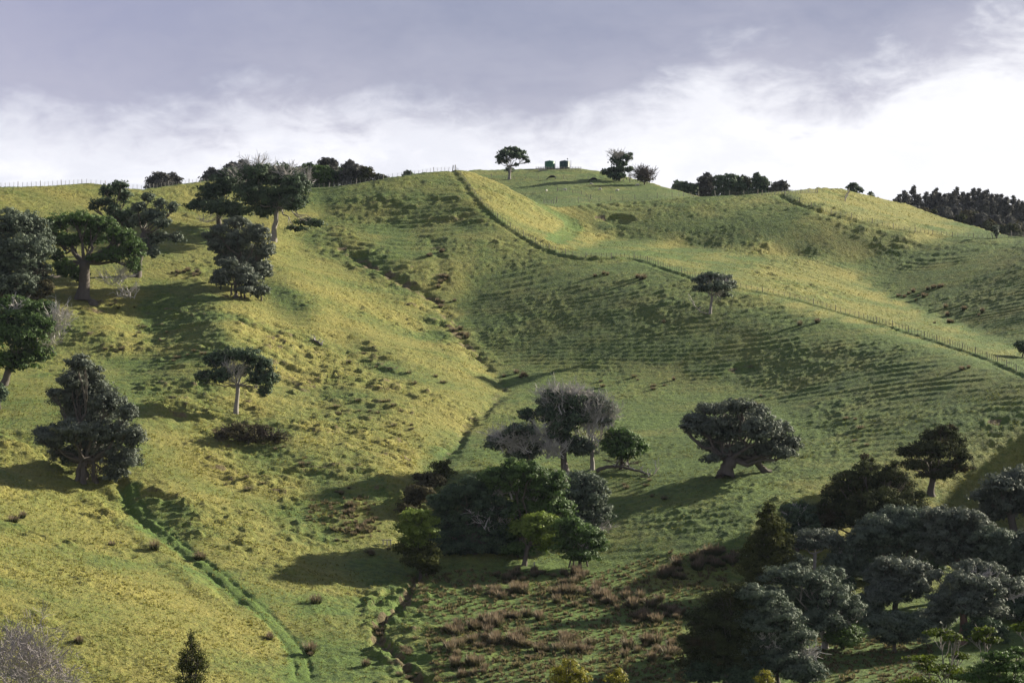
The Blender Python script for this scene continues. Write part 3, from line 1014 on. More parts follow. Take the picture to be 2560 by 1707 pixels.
def bare_tree(name, label, base, height, width, seeds=7, twig='twig', trunk=0.22, depth=5, lean=0.0, category='tree', upright=0.6, fine=0.02):
    """a leafless tree grown by forking"""
    x, d, z = place(base)
    root = link(name, None, loc=(x, d, z), label=label, category=category)
    tr, tw = Mesh(), Mesh()

    def grow(p, dr, L, r, lv):
        e = p + dr * L
        q = wobble(p, e, 4, L * 0.05)
        (tr if lv >= depth - 1 else tw).tube(q, np.linspace(r, r * 0.68, 4), 6 if lv >= depth - 1 else 3, False)
        if lv == 0:
            return
        k_ = 3 if lv > 1 else 4
        for _ in range(k_):
            nd = dr * upright + rng.normal(0, 0.42, 3) * np.array([width, width * 0.8, 0.8])
            nd[2] += 0.18
            nd /= np.linalg.norm(nd)
            s = rng.uniform(0.4, 1.0)
            grow(q[2] + (q[3] - q[2]) * s, nd, L * rng.uniform(0.62, 0.86), max(r * 0.58, fine), lv - 1)
    for s_ in range(seeds):
        dr = np.array([lean + rng.normal(0, 0.35) * width, rng.normal(0, 0.3) * width, 1.0])
        dr /= np.linalg.norm(dr)
        grow(np.array([rng.normal(0, 0.4), rng.normal(0, 0.4), -0.4]), dr, height * rng.uniform(0.25, 0.33), trunk * rng.uniform(0.6, 1), depth)
    link('trunk', tr.mesh('trunk', M[twig], True), root)
    link('bare_twigs', tw.mesh('bare_twigs', M[twig]), root)
    return root

# ------------------------------------------------------------------ trees on the left spur
tree('broadleaf_tree', 'dense dark evergreen tree cut by the left edge, beside the thick-trunked tree', (40, 765),
     [(20, 565, 55, 42), (75, 570, 45, 38), (105, 620, 30, 50), (60, 640, 60, 50), (10, 650, 50, 60), (90, 690, 40, 40), (30, 715, 60, 42), (-50, 620, 50, 70)], 'pohut', 30, twigs=[(80, 680, 40, 30, 14)], twig='browntwig')
tree('shrub', 'low dark scrub bush with a rusty brown edge below the leftmost tree', (75, 775), [(20, 745, 50, 25), (75, 740, 40, 25), (115, 725, 22, 26)], 'brownish', 8, category='bush')
tree('spreading_tree', 'broad flat-topped tree with a thick bare trunk and open limbs on the upper left spur', (206, 748),
     [(150, 560, 38, 24), (195, 552, 50, 22), (248, 566, 45, 24), (295, 592, 40, 26), (330, 625, 30, 34), (135, 590, 22, 26), (170, 605, 36, 22), (225, 600, 45, 24), (285, 640, 40, 24),
      (160, 675, 34, 26), (195, 690, 28, 20), (140, 640, 22, 20), (335, 665, 20, 26), (245, 645, 26, 12)], 'green', 34, fork=0.42, dens=0.85, limbs=1.5,
     twigs=[(290, 690, 60, 28, 30), (320, 730, 40, 22, 16)], clump=0.7)
tree('broadleaf_tree', 'ragged open-crowned tree rising behind the flat-topped tree, its tip touching the skyline fence', (292, 640),
     [(298, 470, 24, 18), (272, 482, 26, 20), (310, 492, 18, 22), (256, 508, 30, 14), (232, 519, 14, 7), (282, 525, 22, 16), (300, 548, 36, 22), (330, 535, 20, 16), (322, 565, 24, 14)], 'dark', 16, dens=0.8, fork=0.4, limbs=1.4)
tree('broadleaf_tree', 'ragged grey-green tree of separate leaf clumps, right of the open-crowned tree on the left spur', (342, 690),
     [(370, 496, 17, 14), (345, 520, 18, 15), (402, 513, 16, 15), (432, 521, 15, 16), (385, 545, 32, 24), (352, 555, 24, 22), (405, 560, 22, 16), (440, 597, 20, 16), (395, 598, 32, 20),
      (365, 615, 28, 24), (384, 636, 16, 16)], 'pohut', 18, dens=0.9, fork=0.5, limbs=1.3)
tree('broadleaf_tree', 'large green and twiggy grey tree at the left edge above the conical tree', (8, 962),
     [(35, 765, 50, 26), (85, 780, 45, 30), (25, 805, 60, 34), (95, 820, 42, 34), (50, 850, 60, 34), (95, 885, 34, 30), (40, 905, 60, 34), (-40, 840, 50, 70), (115, 780, 26, 28)], 'green', 22, fork=0.2,
     twigs=[(140, 800, 45, 50, 40), (110, 850, 50, 40, 20), (40, 765, 40, 25, 12)])
tree('shrub', 'small dark leafy shrub at the left edge below the twiggy green tree', (0, 1022), [(-4, 990, 22, 30)], 'dark', 6, category='bush')
tree('conical_tree', 'tall grey-green conical tree with several leaning stems beside the farm track on the left', (203, 1203),
     [(195, 912, 30, 24), (215, 935, 42, 26), (180, 955, 42, 28), (235, 975, 48, 34), (190, 1000, 62, 36), (136, 982, 18, 12), (275, 1010, 42, 32), (320, 1035, 26, 26), (225, 1040, 70, 36), (108, 1086, 24, 22),
      (135, 1105, 46, 24), (180, 1085, 55, 34), (265, 1085, 58, 42), (330, 1095, 32, 36), (230, 1130, 60, 36), (300, 1150, 48, 42), (285, 1188, 36, 22), (165, 1140, 40, 24)], 'grey', 26, fork=0.16, stems=[(203, 0), (212, 1.0), (193, -0.8), (240, 0.5)], dens=1.05,
     twigs=[(235, 1170, 50, 40, 14)], twig='browntwig')
# the group above the bright spur
tree('spreading_tree', 'wide dark tree with pale trunk and long low right limb, atop the bright spur', (683, 602),
     [(640, 440, 42, 30), (700, 445, 46, 34), (738, 470, 36, 34), (690, 500, 60, 36), (628, 490, 42, 36), (735, 510, 34, 26), (660, 530, 44, 18), (762, 556, 30, 9), (790, 560, 22, 11), (740, 572, 26, 7)], 'dark', 15, fork=0.42, bark='palebark',
     twigs=[(640, 425, 60, 34, 46), (720, 430, 44, 30, 26), (772, 450, 22, 34, 16)], limbs=1.2)
tree('broadleaf_tree', 'dark low-branching tree joined to the left side of the pale-trunked tree below the skyline', (548, 566),
     [(560, 470, 44, 34), (525, 485, 30, 28), (545, 520, 48, 26), (482, 517, 22, 9), (505, 510, 26, 14), (585, 530, 40, 26), (575, 440, 34, 20)], 'dark', 14, fork=0.3,
     twigs=[(590, 440, 40, 26, 26), (520, 545, 50, 14, 12)])
tree('broadleaf_tree', 'grey-green tree with billowing clumps, below and left of the pale-trunked tree', (622, 728),
     [(590, 560, 34, 16), (548, 578, 26, 16), (525, 590, 20, 12), (640, 590, 34, 28), (590, 605, 46, 34), (545, 618, 28, 24), (662, 630, 24, 28), (600, 650, 52, 34), (648, 680, 34, 34), (560, 655, 28, 18)], 'grey', 20, dens=1.1)
tree('broadleaf_tree', 'small grey-green tree with crooked low stems in front of the billowing tree on the spur', (590, 742),
     [(575, 662, 28, 18), (595, 685, 42, 26), (622, 705, 32, 24), (550, 705, 24, 18), (560, 690, 28, 20), (610, 725, 22, 10)], 'grey', 10, stems=[(590, 0), (575, 0.5), (605, -0.5), (615, 0)], limbs=1.2, twig='browntwig', twigs=[(580, 740, 28, 14, 8)])
tree('shrub', 'small rounded shrub right of the crooked-stemmed tree on the spur', (655, 750), [(655, 727, 22, 13), (640, 735, 14, 9)], 'grey', 5, category='bush')
tree('spreading_tree', 'lone dark tree with a bare straight trunk and twiggy heart, midway down the left slope', (590, 1033),
     [(540, 905, 30, 24), (578, 888, 42, 18), (622, 895, 36, 22), (652, 918, 32, 24), (672, 950, 24, 28), (660, 980, 18, 13), (512, 945, 22, 20), (548, 942, 28, 22), (604, 930, 30, 18), (640, 950, 24, 18)], 'dark', 13, fork=0.42, bark='palebark',
     twigs=[(585, 925, 38, 38, 40)], stems=[(590, 0)], limbs=1.1)
tree('shrub', 'tangled brown bramble thicket in the hollow below the lone left tree', (620, 1108), [(560, 1090, 26, 18), (600, 1080, 34, 20), (650, 1078, 30, 18), (690, 1095, 26, 14), (625, 1098, 50, 12)], 'brownish', 3, dens=0.5, twig='browntwig',
     twigs=[(600, 1080, 60, 26, 50), (680, 1085, 40, 20, 24)], category='thicket')

# ------------------------------------------------------------------ the middle thicket
tree('broadleaf_tree', 'tall ivy-dark tree with a grey twiggy top and leaning trunk above the middle thicket', (1413, 1178),
     [(1395, 1005, 48, 30), (1375, 1040, 38, 34), (1425, 1050, 48, 38), (1318, 1040, 26, 18), (1400, 1085, 34, 30), (1440, 1110, 30, 22), (1435, 1010, 34, 28)], 'dark', 20, fork=0.3,
     twigs=[(1395, 1000, 62, 46, 90), (1440, 990, 50, 36, 50), (1370, 1080, 50, 50, 40)])
tree('broadleaf_tree', 'grey leafless-looking tree with ivy clumps and slender forked pale stems, middle thicket', (1480, 1174),
     [(1478, 1005, 36, 28), (1500, 1025, 32, 28), (1465, 1045, 26, 20), (1512, 1050, 22, 22), (1455, 1125, 40, 22)], 'pohut', 13, fork=0.25, bark='palebark',
     twigs=[(1475, 1030, 62, 56, 110), (1520, 1040, 36, 40, 40), (1480, 1090, 50, 50, 24)], limbs=1.4)
tree('broadleaf_tree', 'low grey twiggy tree leaning left beside the ivy-dark tree in the middle thicket', (1345, 1180),
     [(1285, 1105, 62, 28), (1335, 1118, 40, 26), (1240, 1112, 32, 22), (1300, 1080, 40, 20), (1310, 1140, 46, 16)], 'pohut', 12, dens=0.7, fork=0.2,
     twigs=[(1290, 1100, 80, 40, 150), (1380, 1120, 50, 30, 50)])
tree('broadleaf_tree', 'rounded bright green bush-like tree right of the grey forked tree, over a fallen log', (1552, 1172),
     [(1545, 1088, 30, 20), (1578, 1108, 32, 24), (1602, 1122, 20, 20), (1532, 1118, 30, 26), (1560, 1135, 46, 18)], 'green', 10, stems=[(1552, 0), (1538, 0.6), (1572, -0.5)], twig='browntwig', twigs=[(1560, 1155, 50, 14, 16)])
GROW = 1.22
tree('broadleaf_tree', 'huge dark glossy tree forming the left half of the middle thicket', (1180, 1378),
     [(1150, 1240, 46, 26), (1110, 1262, 40, 28), (1200, 1225, 50, 32), (1120, 1310, 58, 36), (1190, 1290, 60, 42), (1160, 1345, 62, 36), (1240, 1340, 50, 40), (1110, 1345, 32, 22), (1230, 1275, 44, 40), (1150, 1375, 60, 18), (1230, 1372, 50, 20)], 'dark', 34, fork=0.2, twigs=[(1230, 1300, 60, 40, 20)], dens=1.1)
tree('broadleaf_tree', 'dark peaked tree with bare grey branches showing through, centre of the middle thicket', (1300, 1390),
     [(1280, 1170, 28, 22), (1250, 1195, 50, 28), (1320, 1185, 46, 28), (1290, 1220, 64, 36), (1360, 1225, 48, 36), (1390, 1205, 28, 26), (1320, 1280, 60, 44), (1290, 1340, 50, 36), (1385, 1275, 44, 38), (1300, 1375, 50, 18)], 'green', 26, fork=0.2,
     twigs=[(1285, 1210, 30, 44, 34), (1340, 1230, 40, 36, 20), (1240, 1230, 40, 30, 16), (1405, 1200, 22, 30, 10)], dens=1.1)
tree('broadleaf_tree', 'dark rounded tree with a twiggy skirt, right end of the middle thicket', (1460, 1345),
     [(1455, 1205, 44, 26), (1490, 1235, 32, 34), (1440, 1250, 48, 38), (1500, 1285, 30, 34), (1455, 1300, 48, 34)], 'pohut', 22, fork=0.2,
     twigs=[(1490, 1320, 50, 26, 40)])
tree('broadleaf_tree', 'fresh green domed tree with a dark trunk in front of the middle thicket', (1308, 1412),
     [(1300, 1325, 24, 22), (1345, 1298, 32, 18), (1372, 1310, 26, 20), (1335, 1330, 44, 26), (1360, 1360, 36, 26)], 'lime', 14, fork=0.35)
tree('broadleaf_tree', 'mid green leafy tree at the right front of the middle thicket', (1450, 1418),
     [(1425, 1318, 40, 24), (1460, 1345, 46, 32), (1490, 1365, 28, 26), (1420, 1360, 36, 30), (1455, 1390, 40, 18)], 'green', 10, stems=[(1450, 0), (1432, .6), (1470, .4), (1420, 0)], twig='twig', twigs=[(1460, 1350, 34, 36, 14)])
tree('broadleaf_tree', 'small bright green tree with stacked round clumps left of the middle thicket', (1052, 1446),
     [(1040, 1292, 36, 18), (1060, 1305, 32, 20), (1020, 1322, 34, 20), (1052, 1335, 38, 20), (1030, 1358, 34, 16)], 'lime', 9, fork=0.3, dens=1.1)
tree('shrub', 'dull olive bush under the small bright green tree beside the gully', (1068, 1442),
     [(1010, 1375, 26, 16), (1048, 1378, 42, 22), (1080, 1390, 24, 24), (1050, 1405, 46, 22), (1075, 1425, 30, 14)], 'olive', 6, category='bush')
GROW = 1.13
tree('shrub', 'spiky dark olive shrub above the dark brown scrub in the ravine', (1105, 1200), [(1105, 1168, 26, 18), (1110, 1185, 28, 14)], 'olive', 4, category='bush')
tree('shrub', 'low brown-black scrub mound between the spiky shrub and the thicket', (1075, 1225), [(1060, 1195, 26, 15), (1090, 1200, 22, 14), (1075, 1210, 34, 11)], 'brownish', 4, category='bush')
tree('shrub', 'dark brown scrub mound at the left foot of the huge glossy tree', (1040, 1270), [(1035, 1235, 26, 24), (1060, 1235, 24, 20), (1035, 1255, 32, 16)], 'brownish', 4, category='bush')
tree('shrub', 'small dark scrub bush at the ravine edge above the bright stacked tree', (1015, 1290), [(1012, 1272, 20, 14), (1030, 1280, 18, 10)], 'brownish', 4, category='bush')

# ------------------------------------------------------------------ right-hand slope
tree('pohutukawa_tree', 'large domed grey-green tree with a thick flared trunk alone on the green flat', (1815, 1194),
     [(1738, 1052, 36, 20), (1785, 1025, 44, 20), (1840, 1020, 48, 22), (1888, 1038, 38, 28), (1715, 1068, 18, 10), (1760, 1075, 48, 30), (1825, 1075, 58, 42), (1900, 1080, 46, 40), (1945, 1085, 36, 34), (1982, 1112, 24, 22),
      (1785, 1115, 40, 26), (1855, 1130, 60, 26), (1920, 1125, 46, 26), (1962, 1135, 30, 18), (1775, 1148, 22, 12), (1880, 1150, 50, 14)], 'grey', 42, fork=0.22, dens=1.15, stems=[(1815, 0), (1800, 0.8), (1926, 3.0)], limbs=1.2, clump=0.75)
tree('lone_tree', 'small dead-limbed tree with a leaning white trunk on the hillside below the long fence', (1775, 784),
     [(1750, 703, 18, 14), (1778, 692, 26, 12), (1810, 700, 22, 14), (1758, 722, 22, 12), (1795, 718, 30, 16), (1828, 716, 14, 14), (1812, 738, 14, 9)], 'pohut', 8, fork=0.42, bark='palebark', dens=0.8, twigs=[(1790, 720, 44, 30, 40)], limbs=1.2)
tree('broadleaf_tree', 'bronze-green layered tree with a short trunk on the far right flat', (2327, 1234),
     [(2362, 1080, 30, 20), (2330, 1095, 36, 24), (2305, 1125, 40, 24), (2268, 1132, 30, 18), (2390, 1108, 28, 24), (2350, 1130, 50, 30), (2402, 1145, 26, 22), (2325, 1165, 44, 20), (2370, 1172, 34, 18), (2280, 1165, 34, 16), (2405, 1170, 26, 14), (2345, 1190, 50, 12)], 'totara', 20, fork=0.25)
GROW = 1.38
tree('conifer_tree', 'dark spreading conifer clump with jagged tips above the wooded corner', (2165, 1350),
     [(2160, 1150, 7, 16), (2178, 1160, 6, 12), (2236, 1166, 7, 15), (2216, 1175, 6, 12), (2096, 1212, 7, 13), (2120, 1190, 6, 12), (2262, 1205, 6, 13), (2058, 1262, 6, 11), (2165, 1175, 24, 18), (2130, 1205, 40, 24), (2100, 1240, 40, 28), (2065, 1285, 34, 26), (2175, 1215, 40, 34), (2228, 1190, 26, 20), (2240, 1225, 38, 34), (2275, 1262, 34, 34), (2200, 1270, 60, 44), (2130, 1290, 58, 36), (2070, 1310, 34, 20), (2215, 1310, 60, 30)], 'totara', 22, fork=0.12, dens=1.1, clump=0.9)
tree('broadleaf_tree', 'grey-green tree crown cut by the right edge below the terraced slope', (2535, 1345),
     [(2500, 1215, 40, 24), (2545, 1200, 34, 28), (2468, 1245, 36, 20), (2520, 1260, 50, 34), (2570, 1255, 40, 44), (2490, 1285, 40, 20)], 'grey', 24)
tree('conical_tree', 'olive pyramid-shaped tree at the upper left of the wooded corner', (1915, 1490),
     [(1922, 1275, 12, 16), (1922, 1298, 22, 20), (1935, 1325, 32, 24), (1915, 1355, 38, 26), (1955, 1355, 24, 20), (1905, 1390, 48, 28), (1945, 1395, 34, 24), (1895, 1425, 52, 28)], 'olive', 12, fork=0.1, dens=1.1)
tree('broadleaf_tree', 'dark rounded tree with pale twigs just right of the olive pyramid tree', (1992, 1375), [(1992, 1285, 34, 24), (2000, 1310, 34, 28), (1975, 1315, 24, 24), (1995, 1345, 34, 22)], 'dark', 12, twigs=[(1995, 1290, 32, 28, 22)])
tree('broadleaf_tree', 'flat pale-topped tree with a white upright trunk left of centre in the wooded corner', (2036, 1480),
     [(2040, 1340, 48, 14), (2005, 1360, 30, 12), (2075, 1355, 32, 14), (2040, 1365, 44, 12)], 'grey', 11, fork=0.6, bark='palebark', dens=0.9)
tree('broadleaf_tree', 'green-grey round tree right of the white-trunked tree in the wooded corner', (2120, 1480), [(2125, 1385, 36, 24), (2150, 1360, 36, 22), (2100, 1410, 36, 26), (2135, 1425, 40, 28)], 'pohut', 14, twigs=[(2120, 1380, 36, 24, 16)])
tree('broadleaf_tree', 'broad billowing canopy tree at the back of the wooded corner, beneath the conifer clump', (2260, 1480),
     [(2200, 1312, 40, 22), (2255, 1290, 44, 22), (2305, 1305, 40, 26), (2180, 1345, 44, 28), (2245, 1335, 56, 34), (2310, 1350, 46, 34), (2215, 1385, 56, 30)], 'pohut', 26, dens=1.1)
tree('broadleaf_tree', 'billowing grey canopy tree right of the back canopy tree, wooded corner', (2395, 1500),
     [(2350, 1290, 36, 20), (2400, 1300, 44, 24), (2440, 1325, 38, 26), (2360, 1330, 46, 32), (2415, 1360, 56, 36), (2360, 1385, 50, 34), (2450, 1385, 40, 32)], 'grey', 26, dens=1.1, stems=[(2395, 0), (2425, -2)])
tree('broadleaf_tree', 'brownish grey canopy tree cut by the right edge of the wooded corner', (2525, 1510),
     [(2480, 1345, 40, 24), (2525, 1355, 44, 26), (2570, 1375, 40, 40), (2495, 1385, 44, 34), (2540, 1410, 50, 40), (2485, 1425, 36, 24)], 'pohut', 26, dens=1.1)
tree('broadleaf_tree', 'smooth dome-shaped grey tree in the centre of the wooded corner', (2238, 1545),
     [(2235, 1415, 44, 20), (2275, 1432, 38, 26), (2200, 1445, 38, 26), (2245, 1460, 56, 32), (2290, 1475, 32, 26), (2215, 1490, 48, 26)], 'grey', 18, dens=1.15)
tree('broadleaf_tree', 'knobbly grey tree with silver branches beside the broken brown snag', (2440, 1600),
     [(2425, 1425, 36, 20), (2470, 1430, 34, 20), (2340, 1440, 16, 14), (2410, 1460, 40, 26), (2460, 1475, 42, 28), (2520, 1470, 34, 24), (2430, 1515, 56, 34), (2360, 1500, 34, 26), (2350, 1540, 36, 20), (2480, 1535, 36, 24)], 'grey', 18, bark='palebark', limbs=1.5, dens=0.95,
     twigs=[(2440, 1450, 50, 30, 26), (2530, 1480, 36, 30, 18)])
tree('broadleaf_tree', 'dark grey-green tree with whitish forked limbs left of the dome-shaped tree', (2065, 1620),
     [(1965, 1445, 46, 26), (2025, 1455, 38, 22), (2075, 1450, 40, 24), (1940, 1490, 44, 28), (2010, 1505, 52, 34), (2080, 1500, 48, 34), (2120, 1530, 36, 30), (2060, 1555, 50, 30)], 'pohut', 18, bark='palebark', limbs=1.4, dens=1.0, twigs=[(2120, 1540, 46, 30, 20)])
tree('broadleaf_tree', 'dim grey bush-tree below the dome-shaped tree, deep in shade', (2235, 1630), [(2200, 1565, 36, 26), (2245, 1560, 40, 26), (2290, 1570, 36, 24), (2240, 1590, 60, 26)], 'pohut', 12)
tree('broadleaf_tree', 'dark olive tree at the left foot of the wooded corner', (1815, 1710),
     [(1835, 1485, 34, 20), (1795, 1510, 38, 26), (1850, 1520, 38, 30), (1770, 1555, 44, 30), (1825, 1570, 60, 40), (1750, 1610, 46, 34), (1810, 1630, 70, 40), (1750, 1660, 50, 36), (1850, 1660, 50, 36)], 'totara', 18, fork=0.12, dens=1.1)
tree('broadleaf_tree', 'dim grey-olive tree with silvery dead branches at its right foot, bottom of the wooded corner', (1945, 1710),
     [(1880, 1490, 34, 22), (1920, 1510, 42, 28), (1955, 1550, 44, 32), (1900, 1560, 50, 36), (1930, 1610, 66, 36), (1990, 1600, 40, 34), (1890, 1650, 56, 36), (1960, 1655, 56, 34)], 'pohut', 18, fork=0.12, dens=1.05,
     twigs=[(1925, 1600, 50, 50, 24), (2000, 1640, 60, 40, 50)])
for i, (px, py, w, lf, lab) in enumerate([
    (1765, 1690, 50, 'dark', 'dark understorey bush at the left foot of the dark olive tree'),
    (1870, 1700, 60, 'dark', 'dark understorey bush between the two foremost trees of the wooded corner'),
    (2010, 1690, 50, 'pohut', 'grey understorey bush right of the silver dead branches'),
    (1990, 1420, 40, 'pohut', 'grey bush under the white-trunked tree in the wooded corner'),
    (1900, 1475, 46, 'olive', 'olive bush at the foot of the olive pyramid tree'),
    (2090, 1470, 44, 'dark', 'dark bush behind the forked whitish limbs'),
    (2170, 1430, 44, 'green', 'green bush left of the dome-shaped tree'),
    (2160, 1530, 50, 'pohut', 'grey bush below and left of the dome-shaped tree'),
    (2320, 1420, 46, 'dark', 'dark bush between the dome-shaped tree and the back canopy'),
    (2330, 1560, 50, 'pohut', 'grey bush left of the broken brown snag'),
    (2460, 1590, 54, 'dark', 'dark bush right of the broken brown snag'),
    (2540, 1530, 54, 'dark', 'dark bush at the right edge behind the layered treetops'),
    (2550, 1460, 44, 'pohut', 'grey bush at the right edge below the brownish canopy'),
    (2110, 1600, 46, 'green', 'green bush in the gap right of the forked whitish limbs'),
]):
    tree('shrub', lab, (px, py + 22), [(px - w * .5, py - 6, w * .5, w * .4), (px + w * .5, py - 8, w * .5, w * .4), (px, py - w * .4, w * .6, w * .42), (px, py + 4, w * .8, w * .3)], lf, 5, category='bush')
GROW = 1.13
tree('shrub', 'dark round bush at the right edge below the end of the long fence', (2556, 892), [(2556, 868, 22, 16), (2572, 875, 22, 16)], 'dark', 5, category='bush')

# ------------------------------------------------------------------ near trees rising into the bottom of the frame
tree('layered_tree', 'near tree with flat layered bright green tops and white stems, lower right', (2372, None, 208),
     [(2350, 1582, 36, 10, 0.4), (2385, 1596, 26, 12, -0.6), (2310, 1648, 48, 10, 0.3), (2395, 1640, 30, 10, 1.0), (2340, 1672, 60, 12, -0.8), (2410, 1690, 50, 16, 0.0), (2300, 1710, 60, 16, 0.5)], 'beech', 9, fork=0.62, bark='palebark', limbs=1.6, dens=0.9, clump=0.45, flat=0.4)
tree('layered_tree', 'near tree with a single bright green umbrella top right of the layered tree, lower right', (2455, None, 205),
     [(2462, 1580, 32, 13, 0.3), (2440, 1596, 24, 10, -0.4), (2480, 1600, 24, 10, 0.2)], 'beech', 6, fork=0.7, bark='palebark', limbs=1.3, clump=0.4, flat=0.4)
tree('layered_tree', 'near dark green spreading tree filling the bottom right corner', (2510, None, 196),
     [(2500, 1642, 50, 14, 0), (2550, 1630, 40, 12, 1), (2480, 1672, 60, 16, 0.6), (2545, 1668, 50, 18, -0.6), (2440, 1695, 50, 14, 0), (2520, 1705, 70, 20, 0.3)], 'green', 9, fork=0.6, limbs=1.2, clump=0.45, flat=0.45)
tree('layered_tree', 'near green treetop with a pale stem at the right edge above the bottom corner', (2566, None, 203), [(2550, 1570, 28, 10, 0), (2578, 1562, 26, 14, 0)], 'beech', 5, fork=0.7, bark='palebark', clump=0.4, flat=0.4)
for px, lab, lob in ((1420, 'widest golden-green treetop at the bottom edge, below the rushes', [(1422, 1662, 22, 14, 0), (1400, 1682, 24, 16, .3), (1442, 1684, 26, 14, -.3), (1420, 1705, 46, 20, 0), (1465, 1698, 16, 12, 0)]),
                     (1542, 'small pointed golden-green treetop right of the widest one at the bottom edge', [(1545, 1680, 14, 11, 0), (1540, 1698, 26, 14, 0)]),
                     (1912, 'golden-green treetop at the bottom edge in front of the wooded corner', [(1915, 1686, 16, 9, 0), (1908, 1702, 28, 12, 0)])):
    tree('young_conifer', lab, (px, None, 172), lob, 'yellow', 4, fork=0.5, dens=0.9, clump=0.35, size=0.75, flat=1.1)
tree('young_conifer', 'slim feathery olive treetop at the bottom edge on the left', (478, None, 190),
     [(478, 1592, 8, 16, 0), (482, 1615, 18, 20, 0), (465, 1640, 18, 18, .2), (496, 1645, 22, 22, -.2), (455, 1662, 12, 18, 0), (480, 1672, 36, 24, 0), (505, 1668, 18, 20, 0), (478, 1705, 42, 24, 0)], 'olive', 4, fork=0.3, dens=0.8, clump=0.35, size=0.7, flat=1.1)
bare_tree('bare_tree', 'leafless pale-grey twiggy tree in the bottom left corner', (70, None, 222), 16.5, 1.15, 8, 'mauvetwig', 0.13, 5, 0.05, fine=0.022)

# ------------------------------------------------------------------ trees along the skyline
def sky_tree(label, px, dist, lobes, leaf='gum', **kw):
    x0_, x1_ = min(q[0] - q[2] for q in lobes), max(q[0] + q[2] for q in lobes)
    yb_ = max(q[1] for q in lobes)
    lobes = lobes + [((x0_ + x1_) / 2, yb_ + 8, (x1_ - x0_) * 0.5, 13), ((x0_ + x1_) / 2, yb_ + 26, (x1_ - x0_) * 0.5, 16), ((x0_ + x1_) / 2 + 3, (lobes[0][1] + yb_) / 2, (x1_ - x0_) * 0.36, (yb_ - lobes[0][1]) * 0.5)]
    tree('skyline_tree', label, (px, None, dist), lobes, leaf, kw.pop('trunk', 6), fork=kw.pop('fork', 0.3), **kw)


sky_tree('low rounded tree cluster on the skyline behind the fence, left part, wider crown', 400, 640, [(398, 440, 16, 10), (385, 449, 16, 9), (412, 448, 18, 10), (400, 458, 34, 10)])
sky_tree('small pointed skyline tree at the right end of the low rounded cluster', 432, 645, [(430, 442, 12, 9), (442, 449, 14, 8), (425, 456, 24, 9)])
sky_tree('slender skyline tree with a ragged tip, left of the tall pair', 530, 640, [(530, 426, 9, 8), (525, 438, 14, 10), (515, 449, 16, 9), (535, 452, 18, 12)])
sky_tree('thin narrow skyline tree close behind the fence end', 550, 645, [(550, 434, 6, 8), (551, 450, 10, 14)])
sky_tree('left of the tall pair of grey skyline trees above the wide dark tree', 582, 640, [(582, 412, 10, 8), (575, 425, 15, 11), (590, 440, 24, 14), (575, 455, 28, 12)])
sky_tree('right and taller of the tall pair of grey skyline trees above the wide dark tree', 608, 642, [(606, 409, 13, 9), (608, 424, 17, 14), (612, 442, 24, 16), (618, 460, 28, 14)])
sky_tree('low dark skyline tree behind the twiggy crown, left end of the hedge', 658, 660, [(655, 432, 14, 8), (660, 445, 22, 12), (668, 458, 26, 12)], 'dark')
sky_tree('pointed dark skyline tree in the left part of the hedge', 715, 665, [(715, 420, 10, 8), (716, 433, 16, 12), (690, 440, 20, 10), (712, 452, 34, 16)], 'dark')
sky_tree('broad green mound-shaped tree in the middle of the skyline hedge', 775, 668, [(775, 419, 24, 9), (755, 428, 22, 11), (800, 426, 26, 12), (775, 442, 46, 18), (810, 448, 30, 16)], 'green')
sky_tree('round-headed tree standing above the middle of the skyline hedge', 820, 672, [(820, 403, 18, 8), (808, 409, 14, 8), (834, 411, 12, 8), (822, 425, 20, 14)])
sky_tree('upright ragged tree at the right part of the skyline hedge', 874, 668, [(874, 408, 9, 8), (866, 420, 13, 10), (884, 420, 12, 10), (872, 438, 24, 16), (880, 455, 30, 14)])
sky_tree('brownish tree right of the upright ragged tree in the skyline hedge', 915, 668, [(905, 423, 12, 7), (922, 426, 13, 7), (915, 440, 24, 14), (905, 455, 34, 12)], 'totara')
sky_tree('lowest rounded bush at the right end of the skyline hedge', 955, 668, [(945, 442, 14, 8), (962, 446, 11, 6), (950, 453, 22, 8)], 'totara')
sky_tree('dark low hedge tree between the mound and the ragged upright tree', 848, 675, [(848, 428, 18, 10), (840, 445, 30, 18), (745, 450, 30, 14)], 'dark')
sky_tree('tiny bush peeping over the skyline between hedge and summit', 1020, 655, [(1020, 432, 9, 5), (1020, 440, 12, 7)], 'dark')
tree('umbrella_tree', 'lone umbrella-shaped tree with fanned branches on the summit ridge left of the tanks', (1273, 449),
     [(1280, 375, 18, 8), (1262, 384, 18, 9), (1298, 384, 17, 9), (1250, 396, 11, 9), (1280, 390, 24, 9), (1310, 396, 13, 6), (1248, 406, 8, 6), (1318, 403, 6, 3), (1264, 402, 12, 6), (1274, 426, 13, 7), (1292, 412, 6, 4)], 'dark', 8, fork=0.38, dens=1.0, bark='palebark', limbs=1.6, clump=0.7)
tree('broadleaf_tree', 'ragged dark tree with bare twigs above it, right of the tanks on the skyline', (1548, 452),
     [(1550, 391, 18, 9), (1538, 402, 16, 10), (1568, 396, 12, 9), (1550, 412, 20, 10), (1525, 432, 22, 10), (1545, 426, 24, 10), (1572, 425, 12, 7), (1542, 442, 26, 8), (1576, 386, 5, 4)], 'dark', 8, twigs=[(1540, 388, 22, 14, 34), (1570, 395, 16, 14, 18)])
tree('bare_bush', 'round leafless bush-like tree right of the ragged dark skyline tree', (1612, 462), [(1600, 447, 14, 8), (1615, 450, 18, 6)], 'brownish', 4, dens=0.5, twigs=[(1612, 438, 32, 22, 90), (1605, 430, 22, 16, 30)], twig='browntwig')
tree('bare_sapling', 'thin bare sapling between the ragged tree and the leafless bush on the skyline', (1575, 456), [], 'dark', 2, twigs=[(1575, 440, 5, 12, 6)])
